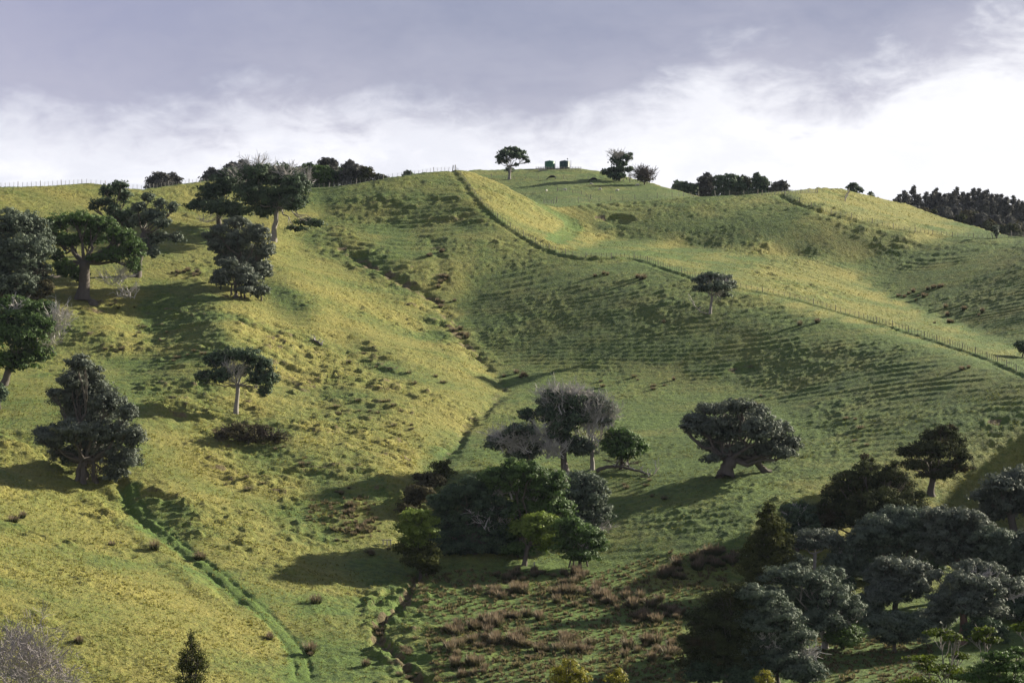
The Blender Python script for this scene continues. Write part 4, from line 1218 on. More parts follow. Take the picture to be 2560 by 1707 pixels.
sky_tree('tiny round skyline tree far right of the leafless bush', 1696, 860, [(1694, 458, 9, 5), (1700, 464, 10, 5), (1688, 466, 8, 4)], 'dark')
sky_tree('low flat tree at the left end of the tree group behind the right ridge', 1712, 800, [(1712, 462, 16, 6), (1695, 468, 14, 6), (1728, 466, 14, 7), (1712, 475, 30, 8)], 'dark')
sky_tree('round-topped skyline tree second from the left behind the right ridge', 1770, 805, [(1770, 440, 12, 6), (1762, 450, 12, 7), (1780, 450, 10, 7), (1765, 466, 18, 12), (1745, 468, 14, 10)])
sky_tree('wide skyline tree with sky showing through its branches behind the right ridge', 1812, 800, [(1800, 447, 14, 8), (1825, 443, 16, 7), (1845, 448, 12, 8), (1795, 460, 14, 12), (1812, 478, 30, 10), (1850, 468, 14, 14)], 'dark', limbs=1.4)
sky_tree('dark skyline tree filling the middle of the group behind the right ridge', 1862, 810, [(1860, 450, 16, 10), (1868, 464, 22, 14), (1850, 478, 24, 10), (1835, 470, 16, 12)], 'totara')
sky_tree('dense rounded cone tree, tallest on the right of the group behind the right ridge', 1895, 800, [(1890, 440, 9, 7), (1897, 452, 18, 12), (1905, 466, 22, 14), (1895, 478, 28, 10)], 'dark')
sky_tree('small spiky tree at the right end of the group behind the right ridge', 1955, 800, [(1955, 457, 10, 5), (1950, 465, 16, 6), (1962, 468, 12, 6), (1935, 474, 18, 7)])
tree('skyline_tree', 'small round-headed tree poking over the yellow right knoll', (2133, None, 730), [(2133, 464, 12, 6), (2124, 470, 8, 6), (2145, 472, 10, 6), (2152, 478, 6, 4), (2133, 478, 14, 6)], 'dark', 5, limbs=1.3)
tree('skyline_tree', 'tiny tree tip just right of the round-headed tree over the yellow knoll', (2176, None, 730), [(2176, 485, 6, 4), (2178, 491, 8, 4)], 'dark', 3)
tree('grey_shrub', 'pale grey shrub beside the fence corner at the right end of the yellow knoll', (2492, 596), [(2488, 572, 8, 8), (2490, 584, 8, 9)], 'grey', 3, dens=0.8, category='bush')

# the far forest behind the right end of the ridge
peaks = [(2237, 498), (2248, 487), (2262, 477), (2271, 489), (2284, 466), (2298, 488), (2316, 482), (2330, 484), (2340, 471), (2349, 483), (2362, 487), (2374, 484), (2392, 469), (2384, 481), (2408, 481),
         (2421, 484), (2434, 472), (2448, 473), (2458, 480), (2467, 477), (2480, 486), (2492, 486), (2504, 487), (2517, 494), (2534, 490), (2545, 500), (2557, 505), (2570, 503)]
for i, (px, py) in enumerate(peaks):
    dist = 930 + (i * 37) % 60
    w = 7 + (i * 5) % 4
    tree('gum_tree', 'slender gum tree with a pointed dark crown in the far right skyline forest', (px, None, dist),
         [(px, py + 5, w * 0.6, 6), (px - 2, py + 15, w, 9), (px + 3, py + 28, w * 1.3, 11), (px - 3, py + 44, w * 1.6, 13), (px + 2, py + 62, w * 1.8, 14)], 'gum', 3, fork=0.5, dens=1.1, limbs=0.8, group='gum trees of the far forest', size=0.9)
for i in range(26):
    px = 2290 + i * 11 + rng.uniform(-4, 4)
    ytop = np.interp(px, [2290, 2400, 2560], [515, 528, 555]) + rng.uniform(-4, 22)
    tree('forest_tree', 'dull brown-green rounded tree in the lower part of the far forest behind the right ridge', (px, None, 880 + rng.uniform(-18, 30)),
         [(px, ytop + 8, 15, 11), (px + 6, ytop + 24, 19, 14), (px - 5, ytop + 42, 24, 18)], ['gum', 'totara', 'brownish'][i % 3], 4, dens=1.1, limbs=0.5, group='rounded trees low in the far forest')

# ------------------------------------------------------------------ fences
def post_mesh(name, w, h, lean=0.0, material='wood', round_=False):
    m = Mesh()
    if round_:
        m.tube([(0, 0, -0.4), (0, 0, h * .5), (0, 0, h)], [w / 2, w / 2, w / 2 * .95], 7)
    else:
        m.box((-w / 2, -w * .35, -0.15), (w / 2, w * .35, h))
    return m.mesh(name, M[material])


POST = {k_: post_mesh('post', 0.17, 1.28, material=k_, round_=True) for k_ in ('wood', 'palewood')}
STRAINER = post_mesh('strainer_post', 0.26, 1.5, round_=True)
BATTEN = {k_: post_mesh('batten', 0.075, 1.08, material=k_) for k_ in ('wood', 'palewood')}


def fence(label, path, batten=1.25, every=4, material='wood', wires=5, hscale=1.0, strainers=(), wobb=0.05, skip=()):
    x, y = path[0]
    root = link('post_and_wire_fence', None, loc=(x, y, float(ground_z(x, y))), label=label, category='fence')
    o = np.array(root.location)
    L = np.concatenate([[0], np.cumsum(np.hypot(*np.diff(path, axis=0).T))])
    n = int(L[-1] / batten)
    tops = []
    for i in range(n + 1):
        s = i * batten
        px, py = np.interp(s, L, path[:, 0]), np.interp(s, L, path[:, 1])
        z = float(ground_z(px, py))
        j = min(int(np.searchsorted(L, s)), len(path) - 1)
        d_ = path[j] - path[max(j - 1, 0)]
        ang = math.atan2(d_[1], d_[0])
        is_post = i % every == 0
        nm, me = ('strainer_post', STRAINER) if i in (0, n) else (('post', POST[material]) if is_post else ('batten', BATTEN[material]))
        p = link(nm, me, root, (px - o[0], py - o[1], z - o[2]))
        p.rotation_euler = (rng.normal(0, wobb), rng.normal(0, wobb), ang)
        p.scale = (1, 1, hscale * rng.uniform(0.92, 1.06))
        tops.append((px - o[0], py - o[1], z - o[2]))
    tops = np.array(tops)
    for w in range(wires):
        m = Mesh()
        q = tops + np.array([0, 0, (0.15 + w * 0.9 / max(wires - 1, 1)) * hscale])
        m.tube(q, np.full(len(q), 0.009), 3, False)
        link('wire', m.mesh('wire', M['wire']), root)
    return root


def px_path(pts, step=0.6):
    return path_world(pts, step)


fence('long fence of close battens running from the summit knoll to the right edge', paths['main'], 1.25, 5)
fence('fence running down from the right ridge crest below the yellow knoll to the right edge', paths['right'], 1.5, 4, hscale=1.05)
fence('skyline fence along the crest at the far left, passing behind the ragged trees',
      px_path([(-8, 469), (60, 467), (140, 464), (220, 459), (262, 464), (312, 471), (362, 473), (440, 463), (520, 456), (560, 457)]), 1.2, 5, 'palewood', hscale=1.05)
fence('skyline fence of pale battens from the dark hedge up to the summit corner post',
      px_path([(752, 471), (800, 470), (840, 468), (900, 458), (960, 448), (1020, 440), (1080, 431), (1136, 426)]), 1.3, 6, 'palewood', hscale=1.08, wobb=0.09)
fence('faint wire fence crossing the upper grass of the tank hill above the grazing cows', px_path([(1228, 444), (1300, 449), (1370, 449), (1422, 447), (1453, 446), (1520, 449), (1580, 458)]), 4.5, 2, hscale=0.95)
fence('wire fence along the foot of the tank hill behind the green saddle crest', px_path([(1392, 507), (1460, 505), (1540, 502), (1620, 497), (1700, 492), (1750, 488)]), 4.0, 2, hscale=1.35)
fence('short row of pale battens at the dip beside the green saddle track', px_path([(1360, 509), (1375, 510), (1392, 509)]), 0.8, 4, 'palewood')
fence('short fence climbing the small green knoll in front of the tank hill', px_path([(1394, 479), (1420, 480), (1450, 485), (1480, 499)]), 1.4, 4)
fence('fence with close posts across the front of the yellow right knoll', px_path([(1905, 489), (1940, 486), (1975, 484), (2010, 484), (2050, 481)]), 1.2, 4, 'palewood')
fence('fence in front of the tree group behind the right ridge', px_path([(1790, 488), (1830, 487), (1870, 487), (1905, 486)]), 1.4, 3)
fence('short steep fence going up the yellow knoll towards the round-headed tree', px_path([(2113, 503), (2118, 492), (2124, 480)]), 1.0, 3, 'palewood')
fence('row of pale battens at the right edge in front of the far forest', px_path([(2528, 592), (2550, 590), (2572, 589)]), 1.1, 4, 'palewood', hscale=1.1)

# ------------------------------------------------------------------ water tanks, stock yard
def lathe(prof, sides=28):
    m = Mesh()
    m.tube([(0, 0, z) for r, z in prof], [r for r, z in prof], sides)
    return m


def tank(label, px, colour, with_pole):
    x, d = ray_ground(px, 423)
    d += 2.5
    x = (px - CX) / FOC * d
    z = float(ground_z(x, d)) + 0.05
    root = link('water_tank', None, loc=(x, d, z), label=label, category='water tank')
    mt = plain_mat('tank_plastic', colour, tuple(c * 1.25 for c in colour), 1.0, 0.45, 0.5)
    prof = []
    for i in range(12):
        z0 = 0.1 + i * 0.2
        prof += [(1.86, z0), (1.90, z0 + 0.06), (1.90, z0 + 0.12), (1.86, z0 + 0.18)]
    prof = [(1.8, 0)] + prof + [(1.84, 2.52), (1.72, 2.64), (1.3, 2.76), (0.6, 2.84), (0.3, 2.86)]
    link('tank_wall', lathe(prof).mesh('tank_wall', mt, True), root)
    link('lid', lathe([(0.34, 2.86), (0.36, 2.96), (0.28, 3.0), (0.05, 3.01)], 16).mesh('lid', mt, True), root)
    pipe = Mesh()
    pipe.tube([(1.98, -0.4, 0), (1.98, -0.4, 1.4), (1.98, -0.4, 2.7)], [0.05, 0.05, 0.05], 6)
    pipe.tube([(1.98, -0.4, 1.5), (2.15, -0.5, 1.5), (2.2, -0.5, 0.4)], [0.04, 0.04, 0.04], 6)
    link('outlet_pipe', pipe.mesh('outlet_pipe', M['wire']), root)
    if with_pole:
        pl = Mesh()
        pl.tube([(1.1, 0.4, 2.5), (1.1, 0.4, 3.3), (1.1, 0.4, 3.9)], [0.06, 0.05, 0.04], 6)
        pl.tube([(1.1, 0.4, 3.3), (1.1, 0.4, 3.45), (1.1, 0.4, 3.65), (1.1, 0.4, 3.75)], [0.05, 0.26, 0.26, 0.05], 8)
        link('float_valve_mast', pl.mesh('float_valve_mast', M['wire']), root)
        ld = Mesh()
        for sx in (2.0, 2.45):
            ld.tube([(sx, -0.3, 0), (sx, -0.3, 1.4), (sx, -0.3, 2.9)], [0.03] * 3, 5)
        for k_ in range(9):
            ld.tube([(2.0, -0.3, 0.3 + k_ * 0.3), (2.45, -0.3, 0.3 + k_ * 0.3)], [0.02, 0.02], 4)
        link('ladder', ld.mesh('ladder', M['wire']), root)


tank('bright green ribbed water tank on the summit, the left one of two', 1374.5, (0.020, 0.11, 0.060), False)
tank('dark blue-green ribbed water tank with mast and ladder, right one of the summit pair', 1411.5, (0.012, 0.040, 0.052), True)

yx = [ray_ground(p, 421) for p in (1340, 1365, 1395, 1425, 1453)]
yard = link('stock_yard', None, loc=(yx[0][0], 797, float(ground_z(yx[0][0], 797))), label='low timber railed stock yard in front of the two tanks on the summit', category='yard')
yp = np.array([(x_, 799.0 + 0.4 * i) for i, (x_, _) in enumerate(yx)])
yp[:, 0] = [(p - CX) / FOC * 799 for p in (1340, 1365, 1395, 1425, 1453)]
o_ = np.array(yard.location)
for i in range(17):
    t = i / 16 * 4
    a = min(int(t), 3)
    p_ = yp[a] + (yp[a + 1] - yp[a]) * (t - a)
    q_ = link('post', POST['palewood'], yard, (p_[0] - o_[0], p_[1] - o_[1], float(ground_z(*p_)) - o_[2]))
    q_.scale = (1, 1, 1.05)
for k_ in range(3):
    m_ = Mesh()
    m_.tube([(p_[0] - o_[0], p_[1] - o_[1] - 0.12, float(ground_z(*p_)) - o_[2] + 0.35 + 0.38 * k_) for p_ in yp], [0.06] * 5, 4)
    link('rail', m_.mesh('rail', M['palewood']), yard)
m_ = Mesh()
for k_ in range(7):
    m_.box((yp[1][0] - o_[0] - 2.6 + k_ * 0.42, 0.2, 0.1), (yp[1][0] - o_[0] - 2.34 + k_ * 0.42, 0.26, 1.25))
link('gate', m_.mesh('gate', M['palewood']), yard)


# ------------------------------------------------------------------ animals
def skin_mesh(name, verts, edges, radii, material):
    me = bpy.data.meshes.new(name + '_base')
    me.from_pydata(verts, edges, [])
    ob = bpy.data.objects.new(name + '_base', me)
    COL.objects.link(ob)
    ob.modifiers.new('skin', 'SKIN')
    for i, r_ in enumerate(radii):
        sv = me.skin_vertices[0].data[i]
        sv.radius = r_ if isinstance(r_, tuple) else (r_, r_)
        sv.use_root = i == 0
    sub = ob.modifiers.new('sub', 'SUBSURF')
    sub.levels = sub.render_levels = 1
    dg = bpy.context.evaluated_depsgraph_get()
    out_ = bpy.data.meshes.new_from_object(ob.evaluated_get(dg))
    out_.name = name
    out_.materials.clear()
    out_.materials.append(material)
    for p in out_.polygons:
        p.use_smooth = True
    bpy.data.objects.remove(ob)
    bpy.data.meshes.remove(me)
    return out_


def beast(name, h, length, body_r, leg_r, head, graze, material):
    """body along x, head at +x, feet at z = 0"""
    b = h * 0.70
    hx, hz = (length * 0.78, h * 0.16) if graze else (length * 0.80, h * 1.02)
    nx_, nz = (length * 0.62, h * 0.50) if graze else (length * 0.62, h * 0.88)
    v = [(0, 0, b), (-length * .42, 0, b * 1.05), (length * .40, 0, b * 1.02), (nx_, 0, nz), (hx, 0, hz), (hx + head, 0, hz - head * .55 if not graze else hz - head * .35),
         (-length * .55, 0, b * .95), (-length * .60, 0, b * .45)]
    e = [(0, 1), (0, 2), (2, 3), (3, 4), (4, 5), (1, 6), (6, 7)]
    rd = [(body_r * 1.05, body_r * 1.12), (body_r * .9, body_r * .95), (body_r * .85, body_r * 1.0), body_r * .5, head * .42, head * .26, leg_r * .5, leg_r * .35]
    for sx, root in ((-length * .42, 1), (length * .38, 2)):
        for sy in (-1, 1):
            k_ = len(v)
            bend = 0.05 * length if sx < 0 else -0.02 * length
            v += [(sx, sy * body_r * .55, b * .72), (sx - bend, sy * body_r * .55, b * .38), (sx + 0.01, sy * body_r * .55, 0.03)]
            e += [(root, k_), (k_, k_ + 1), (k_ + 1, k_ + 2)]
            rd += [leg_r * 1.5, leg_r * .9, leg_r * .8]
    return skin_mesh(name, v, e, rd, material)


hide = plain_mat('black_hide', (0.010, 0.009, 0.009), (0.028, 0.024, 0.022), 3, 0.6)
wool = plain_mat('cream_wool', (0.40, 0.37, 0.32), (0.58, 0.55, 0.49), 6, 0.9)
COW = beast('cow', 1.4, 2.0, 0.38, 0.09, 0.42, True, hide)
SHEEP = beast('sheep', 0.78, 1.0, 0.26, 0.05, 0.2, True, wool)
SHEEP_UP = beast('sheep', 0.78, 1.0, 0.26, 0.05, 0.2, False, wool)


def put_animal(name, me, label, px, py, yaw, cat, group, sc=1.0):
    x, d = ray_ground(px, py)
    o = link(name, me, loc=(x, d, float(ground_z(x, d)) - 0.03), label=label, category=cat, group=group)
    o.rotation_euler = (0, 0, yaw)
    o.scale = (sc, sc, sc)


put_animal('cow', COW, 'black cow grazing below the tanks, the left one of two', 1381, 449, math.pi, 'cow', 'black cattle on the tank hill', 1.12)
put_animal('cow', COW, 'black cow grazing on the crest right of the tanks, the right one of two', 1484, 454, math.pi * 0.95, 'cow', 'black cattle on the tank hill', 1.05)
for px, py, yaw, up, lab in ((1478, 463, 0.2, False, 'cream sheep grazing just below the right-hand black cow'), (1413, 477, 2.7, True, 'cream sheep standing on the small knoll beside the short fence'),
                             (1366, 480, 1.2, True, 'cream sheep farthest left, at the left foot of the small knoll'), (1543, 479, 0.5, True, 'cream sheep standing in the middle of the shaded slope of the tank hill'),
                             (1594, 465, 3.0, False, 'cream sheep on the crest below the leafless bush'), (1537, 453, 0.1, False, 'cream sheep farthest up, beside the foot of the ragged dark tree'),
                             (1500, 476, 2.9, False, 'cream sheep on the shaded slope between the standing sheep and the short fence')):
    put_animal('sheep', SHEEP_UP if up else SHEEP, lab, px, py, yaw, 'sheep', 'sheep on the tank hill')


# ------------------------------------------------------------------ logs, stumps and other small things
def log(name, label, pts, r0, r1, material='bark', extra=()):
    w_ = []
    for px, py, up in pts:
        x, d = ray_ground(px, py)
        w_.append((x, d, float(ground_z(x, d)) + up))
    o = np.array(w_[0])
    root = link(name, None, loc=o, label=label, category='log')
    m = Mesh()
    q = np.array(w_) - o
    t = np.linspace(0, len(q) - 1, 12)
    p = np.stack([np.interp(t, np.arange(len(q)), q[:, i]) for i in range(3)], 1) + rng.normal(0, r0 * 0.15, (12, 3))
    m.tube(p, np.linspace(r0, r1, 12), 8)
    link('log_trunk', m.mesh('log_trunk', M[material], True), root)
    for _ in range(6):
        b = Mesh()
        i = rng.integers(4, 12)
        u = unit(1)[0]
        u[2] = abs(u[2]) + 0.3
        spray(b, p[i], p[i] + u * rng.uniform(0.8, 2.0), r1 * 0.8, 4)
        link('dead_branch', b.mesh('dead_branch', M['twig']), root)


log('fallen_tree', 'fallen grey-brown tree arching along the ground below the rounded bright green tree', [(1492, 1182, 0.3), (1515, 1178, 0.8), (1550, 1176, 0.7), (1590, 1181, 0.4), (1625, 1188, 0.1)], 0.36, 0.14)
log('fallen_branch', 'bleached dead branch lying left of the leaning white-trunked tree', [(1768, 786, 0.1), (1750, 782, 0.3), (1738, 776, 0.9), (1730, 768, 1.6)], 0.10, 0.05, 'palebark')
log('fallen_log', 'dark log lying on the bright slope left of the ravine', [(783, 850, 0.12), (793, 856, 0.15), (806, 863, 0.12)], 0.28, 0.2)
log('fallen_branch', 'curved dead limb on the grass at the right end of the fallen tree', [(1600, 1192, 0.1), (1620, 1196, 0.15), (1636, 1192, 0.5), (1648, 1184, 1.1)], 0.10, 0.05, 'browntwig')
log('low_limb', 'long dark limb resting level left of the thick bare trunk on the upper spur', [(196, 706, 3.2), (160, 712, 2.2), (130, 716, 1.8), (105, 712, 2.4)], 0.35, 0.2)
x, d = ray_ground(2395, 1600)
sn = link('dead_snag', None, loc=(x, d, float(ground_z(x, d))), label='broken reddish-brown snag trunk standing among the knobbly grey tree branches', category='tree trunk')
m_ = Mesh()
zz_ = (HOR - 1515) / FOC * d - sn.location[2]
m_.tube([(0, -2.5, -0.5), (0.3, -2.4, zz_ * .4), (0.2, -2.5, zz_ * .8), (-0.1, -2.4, zz_), (-0.1, -2.4, zz_ + .6)], [0.75, 0.55, 0.45, 0.3, 0.05], 9)
link('trunk', m_.mesh('trunk', plain_mat('rotten_wood', (0.08, 0.045, 0.035), (0.20, 0.13, 0.11), 1.5, stretch=(2, 2, .4)), True), sn)
x, d = ray_ground(232, 760)
m_ = Mesh()
m_.tube([(0, 0, -0.4), (0, 0, 0.3), (0.1, 0, 0.8), (0.15, 0, 1.0)], [1.3, 1.15, 0.8, 0.3], 9)
for a_ in range(6):
    spray(m_, (0.3, 0, 0.2), (1.2 + rng.uniform(0, 1.6), rng.uniform(-.6, .6), rng.uniform(0, 0.9)), 0.14, 3)
link('tree_stump', m_.mesh('tree_stump', M['bark']), loc=(x, d, float(ground_z(x, d))), label='dark upturned tree stump right of the thick bare trunk on the left spur', category='stump')
x, d = ray_ground(967, 1362)
cv = link('culvert_frame', None, loc=(x, d, float(ground_z(x, d))), label='small grey timber culvert frame set in the yellow bank left of the stacked green tree', category='culvert')
for sx in (-0.55, 0.05, 0.55):
    m_ = Mesh()
    m_.box((sx - 0.07, -0.1, -0.4), (sx + 0.07, 0.06, 0.75 + sx * .1))
    link('board', m_.mesh('board', M['palewood']), cv)
m_ = Mesh()
m_.box((-0.75, -0.16, 0.72), (0.75, 0.1, 0.86))
link('lintel', m_.mesh('lintel', M['palewood']), cv)
x, d = ray_ground(1336, 1425)
link('old_post', POST['palewood'], loc=(x, d, float(ground_z(x, d))), label='short old fence post with a pale top in front of the fresh green domed tree', category='post')


# ------------------------------------------------------------------ rushes
def rush_mesh(seed, n=130):
    r_ = np.random.default_rng(seed)
    a = r_.uniform(0, 2 * np.pi, n)
    rr_ = np.sqrt(r_.uniform(0, 1, n)) * 0.42
    b = np.stack([rr_ * np.cos(a), rr_ * np.sin(a), np.full(n, -0.1)], 1)
    lean = r_.uniform(0.05, 1.0, n) * 1.0
    a2 = a + r_.normal(0, 0.5, n)
    t = b + np.stack([np.cos(a2) * lean, np.sin(a2) * lean, 0.1 + r_.uniform(0.45, 1.2, n) * np.sqrt(np.maximum(0.2, 1 - lean ** 2 * 0.75))], 1)
    mid = (b + t) / 2 + np.array([0, 0, 0.12])
    w = np.stack([-np.sin(a2), np.cos(a2), np.zeros(n)], 1) * r_.uniform(0.025, 0.05, (n, 1))
    m = Mesh()
    m.quads(np.stack([b - w, b + w, mid + w, mid - w], 1))
    m.tris(np.stack([mid - w, mid + w, t], 1))
    return m


def rush_shader(n):
    tc = n.n('ShaderNodeTexCoord').outputs['Object']
    z = n.n('ShaderNodeSeparateXYZ', ins={0: tc}).outputs[2]
    rnd = n.n('ShaderNodeNewGeometry').outputs['Random Per Island']
    oi = n.n('ShaderNodeObjectInfo').outputs['Random']
    tip = n.mix(rnd, (0.080, 0.058, 0.040), (0.22, 0.165, 0.115))
    tip = n.mix(n.math('MULTIPLY', oi, 0.55), tip, (0.19, 0.15, 0.09))
    col = n.mix(n.step(z, 0.05, 0.7), (0.050, 0.060, 0.020), tip)
    b = n.n('ShaderNodeBsdfPrincipled', ins={'Base Color': col, 'Roughness': 0.7, 'Specular IOR Level': 0.2})
    t = n.n('ShaderNodeBsdfTranslucent', ins={'Color': col})
    m = n.n('ShaderNodeMixShader', ins={0: 0.42})
    n.t.links.new(b.outputs[0], m.inputs[1])
    n.t.links.new(t.outputs[0], m.inputs[2])
    return m.outputs[0]


RUSH_MAT = mat('brown_rush', rush_shader)
RUSHES = [rush_mesh(100 + i).mesh('rush_clump', RUSH_MAT) for i in range(6)]
PATCHES = [
    ('tall brown rush clump in the thick band at the olive pyramid tree', [(1790, 1398, 62, 20, 24)]),
    ('brown rush clump just left of the thick band at the olive pyramid tree', [(1700, 1432, 60, 20, 12)]),
    ('brown rush clump close below the fresh green domed tree', [(1310, 1440, 70, 16, 12)]),
    ('brown rush clump below the leafy tree at the thicket front', [(1420, 1442, 50, 18, 12)]),
    ('brown rush clump in the scattered row left of the reddish rushes', [(1270, 1485, 90, 18, 14)]),
    ('reddish-brown rush clump in the upper middle of the wet flat', [(1450, 1490, 80, 26, 18)]),
    ('reddish-brown rush clump in the upper right of the wet flat', [(1570, 1500, 80, 30, 18)]),
    ('reddish-brown rush clump near the dark olive tree of the wooded corner', [(1640, 1545, 70, 30, 16)]),
    ('rush clump standing apart in the open centre of the wet flat', [(1320, 1545, 100, 10, 8)]),
    ('big brown rush clump in the dense knot right of the gully', [(1212, 1585, 46, 36, 20)]),
    ('rush clump in the small knot right of the densest knot', [(1305, 1600, 34, 20, 8)]),
    ('rush clump in the upright row beside the gully bank', [(1135, 1600, 20, 46, 10)]),
    ('brown rush clump right above the widest golden-green treetop', [(1430, 1615, 56, 28, 14)]),
    ('brown rush clump at the bottom edge right of the gully', [(1165, 1672, 60, 24, 9)]),
    ('shaded rush clump at the left foot of the dark olive tree', [(1620, 1630, 90, 24, 14)]),
    ('rush clump low on the flat left of the widest golden treetop', [(1350, 1640, 40, 14, 5)]),
    ('dark rush clump in the upper gully below the dark knoll', [(1105, 705, 16, 22, 7), (1115, 760, 24, 18, 5), (1072, 641, 8, 3, 2), (1100, 632, 8, 3, 2)]),
    ('dark rush clump midway down the ravine', [(1150, 850, 20, 30, 5), (1295, 940, 46, 10, 6)]),
    ('rush clump in the shaded valley beyond the long fence', [(2338, 722, 22, 8, 5), (2285, 742, 40, 12, 8), (2400, 785, 60, 26, 7), (2360, 815, 40, 12, 3)]),
    ('brown rush clump in the strip between the left tree groups', [(470, 684, 40, 8, 14)]),
    ('dark rush clump on low ground left of the stacked green tree', [(850, 1275, 46, 18, 7), (905, 1312, 46, 22, 9)]),
    ('rush clump dotted on the shaded hillside below the long fence', [(1595, 697, 26, 4, 4), (1500, 688, 22, 5, 3), (1652, 806, 10, 3, 1), (2003, 814, 4, 2, 1), (2050, 805, 20, 6, 1), (2390, 922, 34, 6, 3), (1650, 948, 60, 10, 2)]),
    ('lone rush tuft on the straw-coloured slope at the lower left', [(385, 1372, 3, 3, 1), (278, 1362, 6, 3, 1), (195, 1606, 12, 4, 2), (505, 1392, 12, 8, 2), (680, 1595, 8, 4, 2), (768, 1632, 16, 8, 2), (790, 1505, 4, 4, 1), (915, 1660, 4, 3, 1), (45, 1300, 20, 10, 2)]),
]
rp = np.random.default_rng(77)
RUSH_XY = []
for lab, cl in PATCHES:
    cnt = 0
    for cx, cy, rx, ry, n in cl:
        for _ in range(n):
            a, q = rp.uniform(0, 2 * np.pi), math.sqrt(rp.uniform(0, 1))
            px, py = cx + math.cos(a) * q * rx, cy + math.sin(a) * q * ry
            x, d = ray_ground(px, py)
            o = link('rush_clump', RUSHES[int(rp.integers(6))], loc=(x, d, float(ground_z(x, d))), label=lab, category='rushes', group='rush clumps on the wet ground')
            s = rp.uniform(0.5, 1.35) * (1.0 if d < 330 else 0.8)
            o.scale = (s * rp.uniform(0.85, 1.2), s, s * rp.uniform(1.0, 1.5))
            o.rotation_euler = (0, 0, rp.uniform(0, 6.28))
            RUSH_XY.append((x, d))


TUSSOCKS = [rush_mesh(200 + i, 80).mesh('tussock', RUSH_MAT) for i in range(3)]
for lab, cl in [
    ('brown grass tussock scattered on the bright slope between ravine and lone dark tree', [(940, 1010, 50, 30, 6), (1000, 1060, 40, 40, 5), (860, 1030, 40, 20, 3), (930, 900, 90, 30, 4), (1080, 940, 60, 30, 4)]),
    ('brown grass tussock on the rough ground around the bramble thicket', [(560, 1085, 40, 16, 4), (700, 1110, 50, 24, 5), (740, 1150, 50, 20, 4), (620, 1210, 60, 24, 4)]),
    ('brown grass tussock among the terracettes below the left tree groups', [(310, 770, 40, 16, 4), (280, 880, 40, 20, 5), (470, 900, 50, 24, 5), (380, 830, 60, 24, 4)]),
    ('brown grass tussock on the lip of the gully bank', [(960, 1570, 26, 30, 5), (1020, 1620, 30, 30, 6), (1060, 1500, 16, 30, 4), (1030, 1690, 40, 12, 4)]),
    ('brown grass tussock near the timber culvert frame', [(890, 1350, 50, 14, 4), (950, 1380, 40, 16, 4), (840, 1225, 40, 14, 4)]),
    ('small brown tussock on the shaded hillside above the domed tree', [(1600, 960, 120, 40, 6), (1850, 1010, 120, 30, 5), (2150, 1080, 60, 40, 5), (1480, 1130, 20, 40, 3), (1640, 1230, 120, 30, 6)]),
]:
    for cx, cy, rx, ry, n in cl:
        for _ in range(n):
            a, q = rp.uniform(0, 2 * np.pi), math.sqrt(rp.uniform(0, 1))
            x, d = ray_ground(cx + math.cos(a) * q * rx, cy + math.sin(a) * q * ry)
            o = link('tussock', TUSSOCKS[int(rp.integers(3))], loc=(x, d, float(ground_z(x, d))), label=lab, category='tussock', group='brown grass tussocks dotted over the pasture')
            s = rp.uniform(0.45, 0.95)
            o.scale = (s * rp.uniform(1.0, 1.6), s, s * 0.8)
            o.rotation_euler = (0, 0, rp.uniform(0, 6.28))


# ------------------------------------------------------------------ grass tufts too many to count
def grass_tufts(name, count, seed, hmin, hmax, jrange, blades, material, area=None, tries=3):
    r_ = np.random.default_rng(seed)
    j = np.searchsorted(D, 0) + 0
    j0, j1 = np.searchsorted(D, jrange)
    i0, i1 = np.searchsorted(U, [-0.30, 0.30])
    # even in plan as seen on the slope: rows are already spaced with distance
    jj = r_.integers(j0, j1, count * tries)
    ii = r_.integers(i0, i1, count * tries)
    fx, fy = jj + r_.uniform(0, 1, len(jj)), ii + r_.uniform(0, 1, len(ii))
    y = np.interp(fx, np.arange(NROW), D)
    x = np.interp(fy, np.arange(NCOL), U) * y
    w = 0.35 + 0.9 * sstep(pnoise(x / 4.0, y / 3.0, 51), -0.2, 0.5) + 0.4 * pnoise(x / 18, y / 14, 52)
    w *= 1 - 0.8 * np.clip(bilin(LUSH, fy, fx), 0, 1)
    if area is not None:
        pxx, pyy = CX + x / y * FOC, HOR - ground_z(x, y) / y * FOC
        w = np.zeros(len(x))
        for poly in area:
            w[in_poly(poly, pxx, pyy)] = 1.2
    keep = np.nonzero(r_.uniform(0, 1.2, len(x)) < w)[0][:count]
    x, y, fx, fy = x[keep], y[keep], fx[keep], fy[keep]
    n = len(x)
    z = ground_z(x, y)
    dry = np.clip(bilin(DRY, fy, fx), 0, 1)
    hgt = r_.uniform(hmin, hmax, n) * (0.8 + 0.5 * dry) * (y / 330) ** 0.45
    m = Mesh()
    c = np.stack([x, y, z - 0.05], 1)
    tone = []
    for b in range(blades):
        a = r_.uniform(0, 2 * np.pi, n)
        dirv = np.stack([np.cos(a), np.sin(a), np.zeros(n)], 1)
        wv = np.stack([-np.sin(a), np.cos(a), np.zeros(n)], 1) * (hgt * r_.uniform(0.16, 0.34, n))[:, None]
        st = c + dirv * (hgt * 0.25)[:, None]
        tip = c + dirv * (hgt * r_.uniform(0.3, 1.0, n))[:, None] + np.stack([np.zeros(n), np.zeros(n), hgt * r_.uniform(0.55, 1.0, n)], 1)
        m.tris(np.stack([st - wv, st + wv, tip], 1))
        tone.append(np.repeat(dry + r_.normal(0, 0.12, n), 3))
    me = m.mesh(name, material)
    at = me.attributes.new('dry', 'FLOAT', 'POINT')
    at.data.foreach_set('value', np.clip(np.concatenate(tone), 0, 1).astype(np.float32))
    link(name, me, kind='stuff')


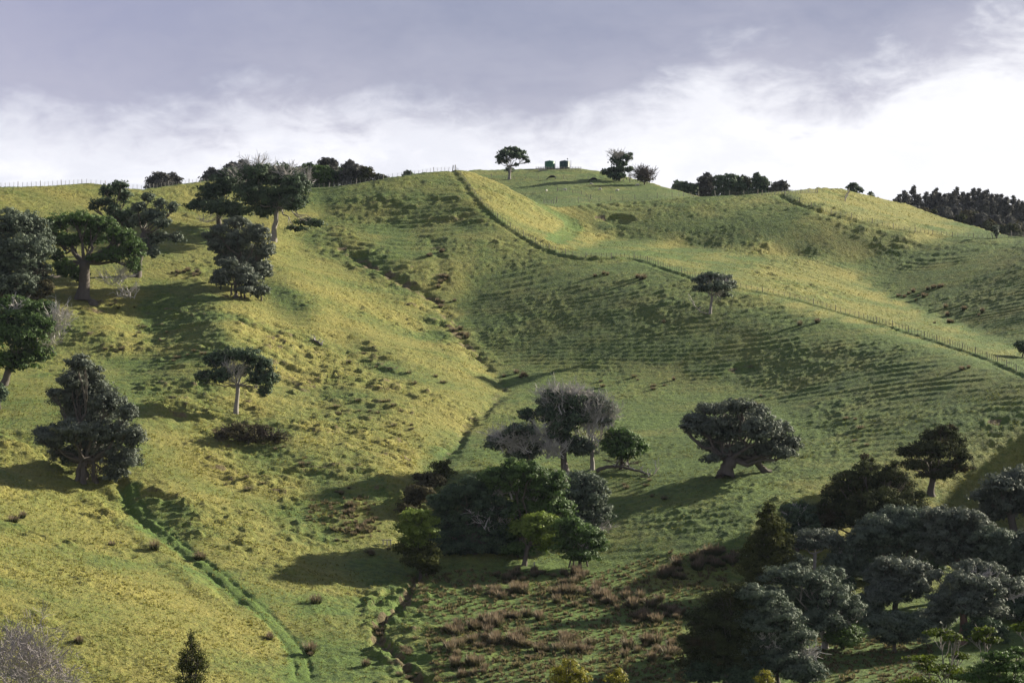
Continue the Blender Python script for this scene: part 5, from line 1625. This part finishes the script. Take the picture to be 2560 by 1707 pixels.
def tuft_shader(n):
    dry = n.n('ShaderNodeAttribute', attribute_name='dry').outputs['Fac']
    geo = n.n('ShaderNodeNewGeometry')
    rnd = geo.outputs['Random Per Island']
    f = n.math('ADD', n.math('MULTIPLY', dry, 0.75), n.math('MULTIPLY', rnd, 0.4), clamp=True)
    col = n.mix(f, (0.0629, 0.0888, 0.0178), (0.2442, 0.2220, 0.0555))
    col = n.mix(n.step(n.noise(geo.outputs['Position'], 0.35, 4, 0.7), 0.56, 0.68, 0.0, 0.35), col, (0.1406, 0.1110, 0.0629))
    b = n.n('ShaderNodeBsdfPrincipled', ins={'Base Color': col, 'Roughness': 0.7, 'Specular IOR Level': 0.2})
    t = n.n('ShaderNodeBsdfTranslucent', ins={'Color': col})
    m = n.n('ShaderNodeMixShader', ins={0: 0.35})
    n.t.links.new(b.outputs[0], m.inputs[1])
    n.t.links.new(t.outputs[0], m.inputs[2])
    return m.outputs[0]


def rush_shader_tan(n):
    rnd = n.n('ShaderNodeNewGeometry').outputs['Random Per Island']
    col = n.mix(rnd, (0.055, 0.060, 0.020), (0.21, 0.165, 0.095))
    b = n.n('ShaderNodeBsdfPrincipled', ins={'Base Color': col, 'Roughness': 0.8, 'Specular IOR Level': 0.1})
    t = n.n('ShaderNodeBsdfTranslucent', ins={'Color': col})
    m = n.n('ShaderNodeMixShader', ins={0: 0.4})
    n.t.links.new(b.outputs[0], m.inputs[1])
    n.t.links.new(t.outputs[0], m.inputs[2])
    return m.outputs[0]


TUFT = mat('tussock_grass', tuft_shader)
WET = mat('rank_tan_grass', rush_shader_tan)
grass_tufts('rank_grass', 2800, 9, 0.35, 0.75, (242, 420), 14, WET, [[(1010, 1440), (1180, 1420), (1500, 1430), (1700, 1370), (1860, 1370), (1800, 1480), (1700, 1560), (1720, 1707), (1080, 1707), (1060, 1560)],
            [(780, 1250), (930, 1240), (960, 1330), (900, 1350), (760, 1300)], [(2020, 1580), (2330, 1600), (2330, 1707), (2000, 1707)], [(1000, 650), (1090, 640), (1170, 860), (1110, 860), (1060, 760)]], 40)
grass_tufts('grass', 60000, 3, 0.10, 0.30, (242, 720), 3, TUFT)
grass_tufts('near_grass', 24000, 5, 0.20, 0.42, (242, 400), 3, TUFT)

# ------------------------------------------------------------------ thin air haze over the whole valley
def haze():
    top = float(max(H.max(), 130)) + 35
    m = Mesh()
    m.box((-9000, -60, -60), (9000, 9000, top))
    hm = bpy.data.materials.new('thin_haze')
    hm.use_nodes = True
    hm.node_tree.nodes.clear()
    n = NT(hm.node_tree)
    v = n.n('ShaderNodeVolumePrincipled', ins={'Color': (0.70, 0.80, 1.0, 1), 'Density': 0.000020, 'Anisotropy': 0.0})
    n.t.links.new(v.outputs[0], n.n('ShaderNodeOutputMaterial').inputs['Volume'])
    link('haze', m.mesh('haze', hm), kind='stuff')


haze()
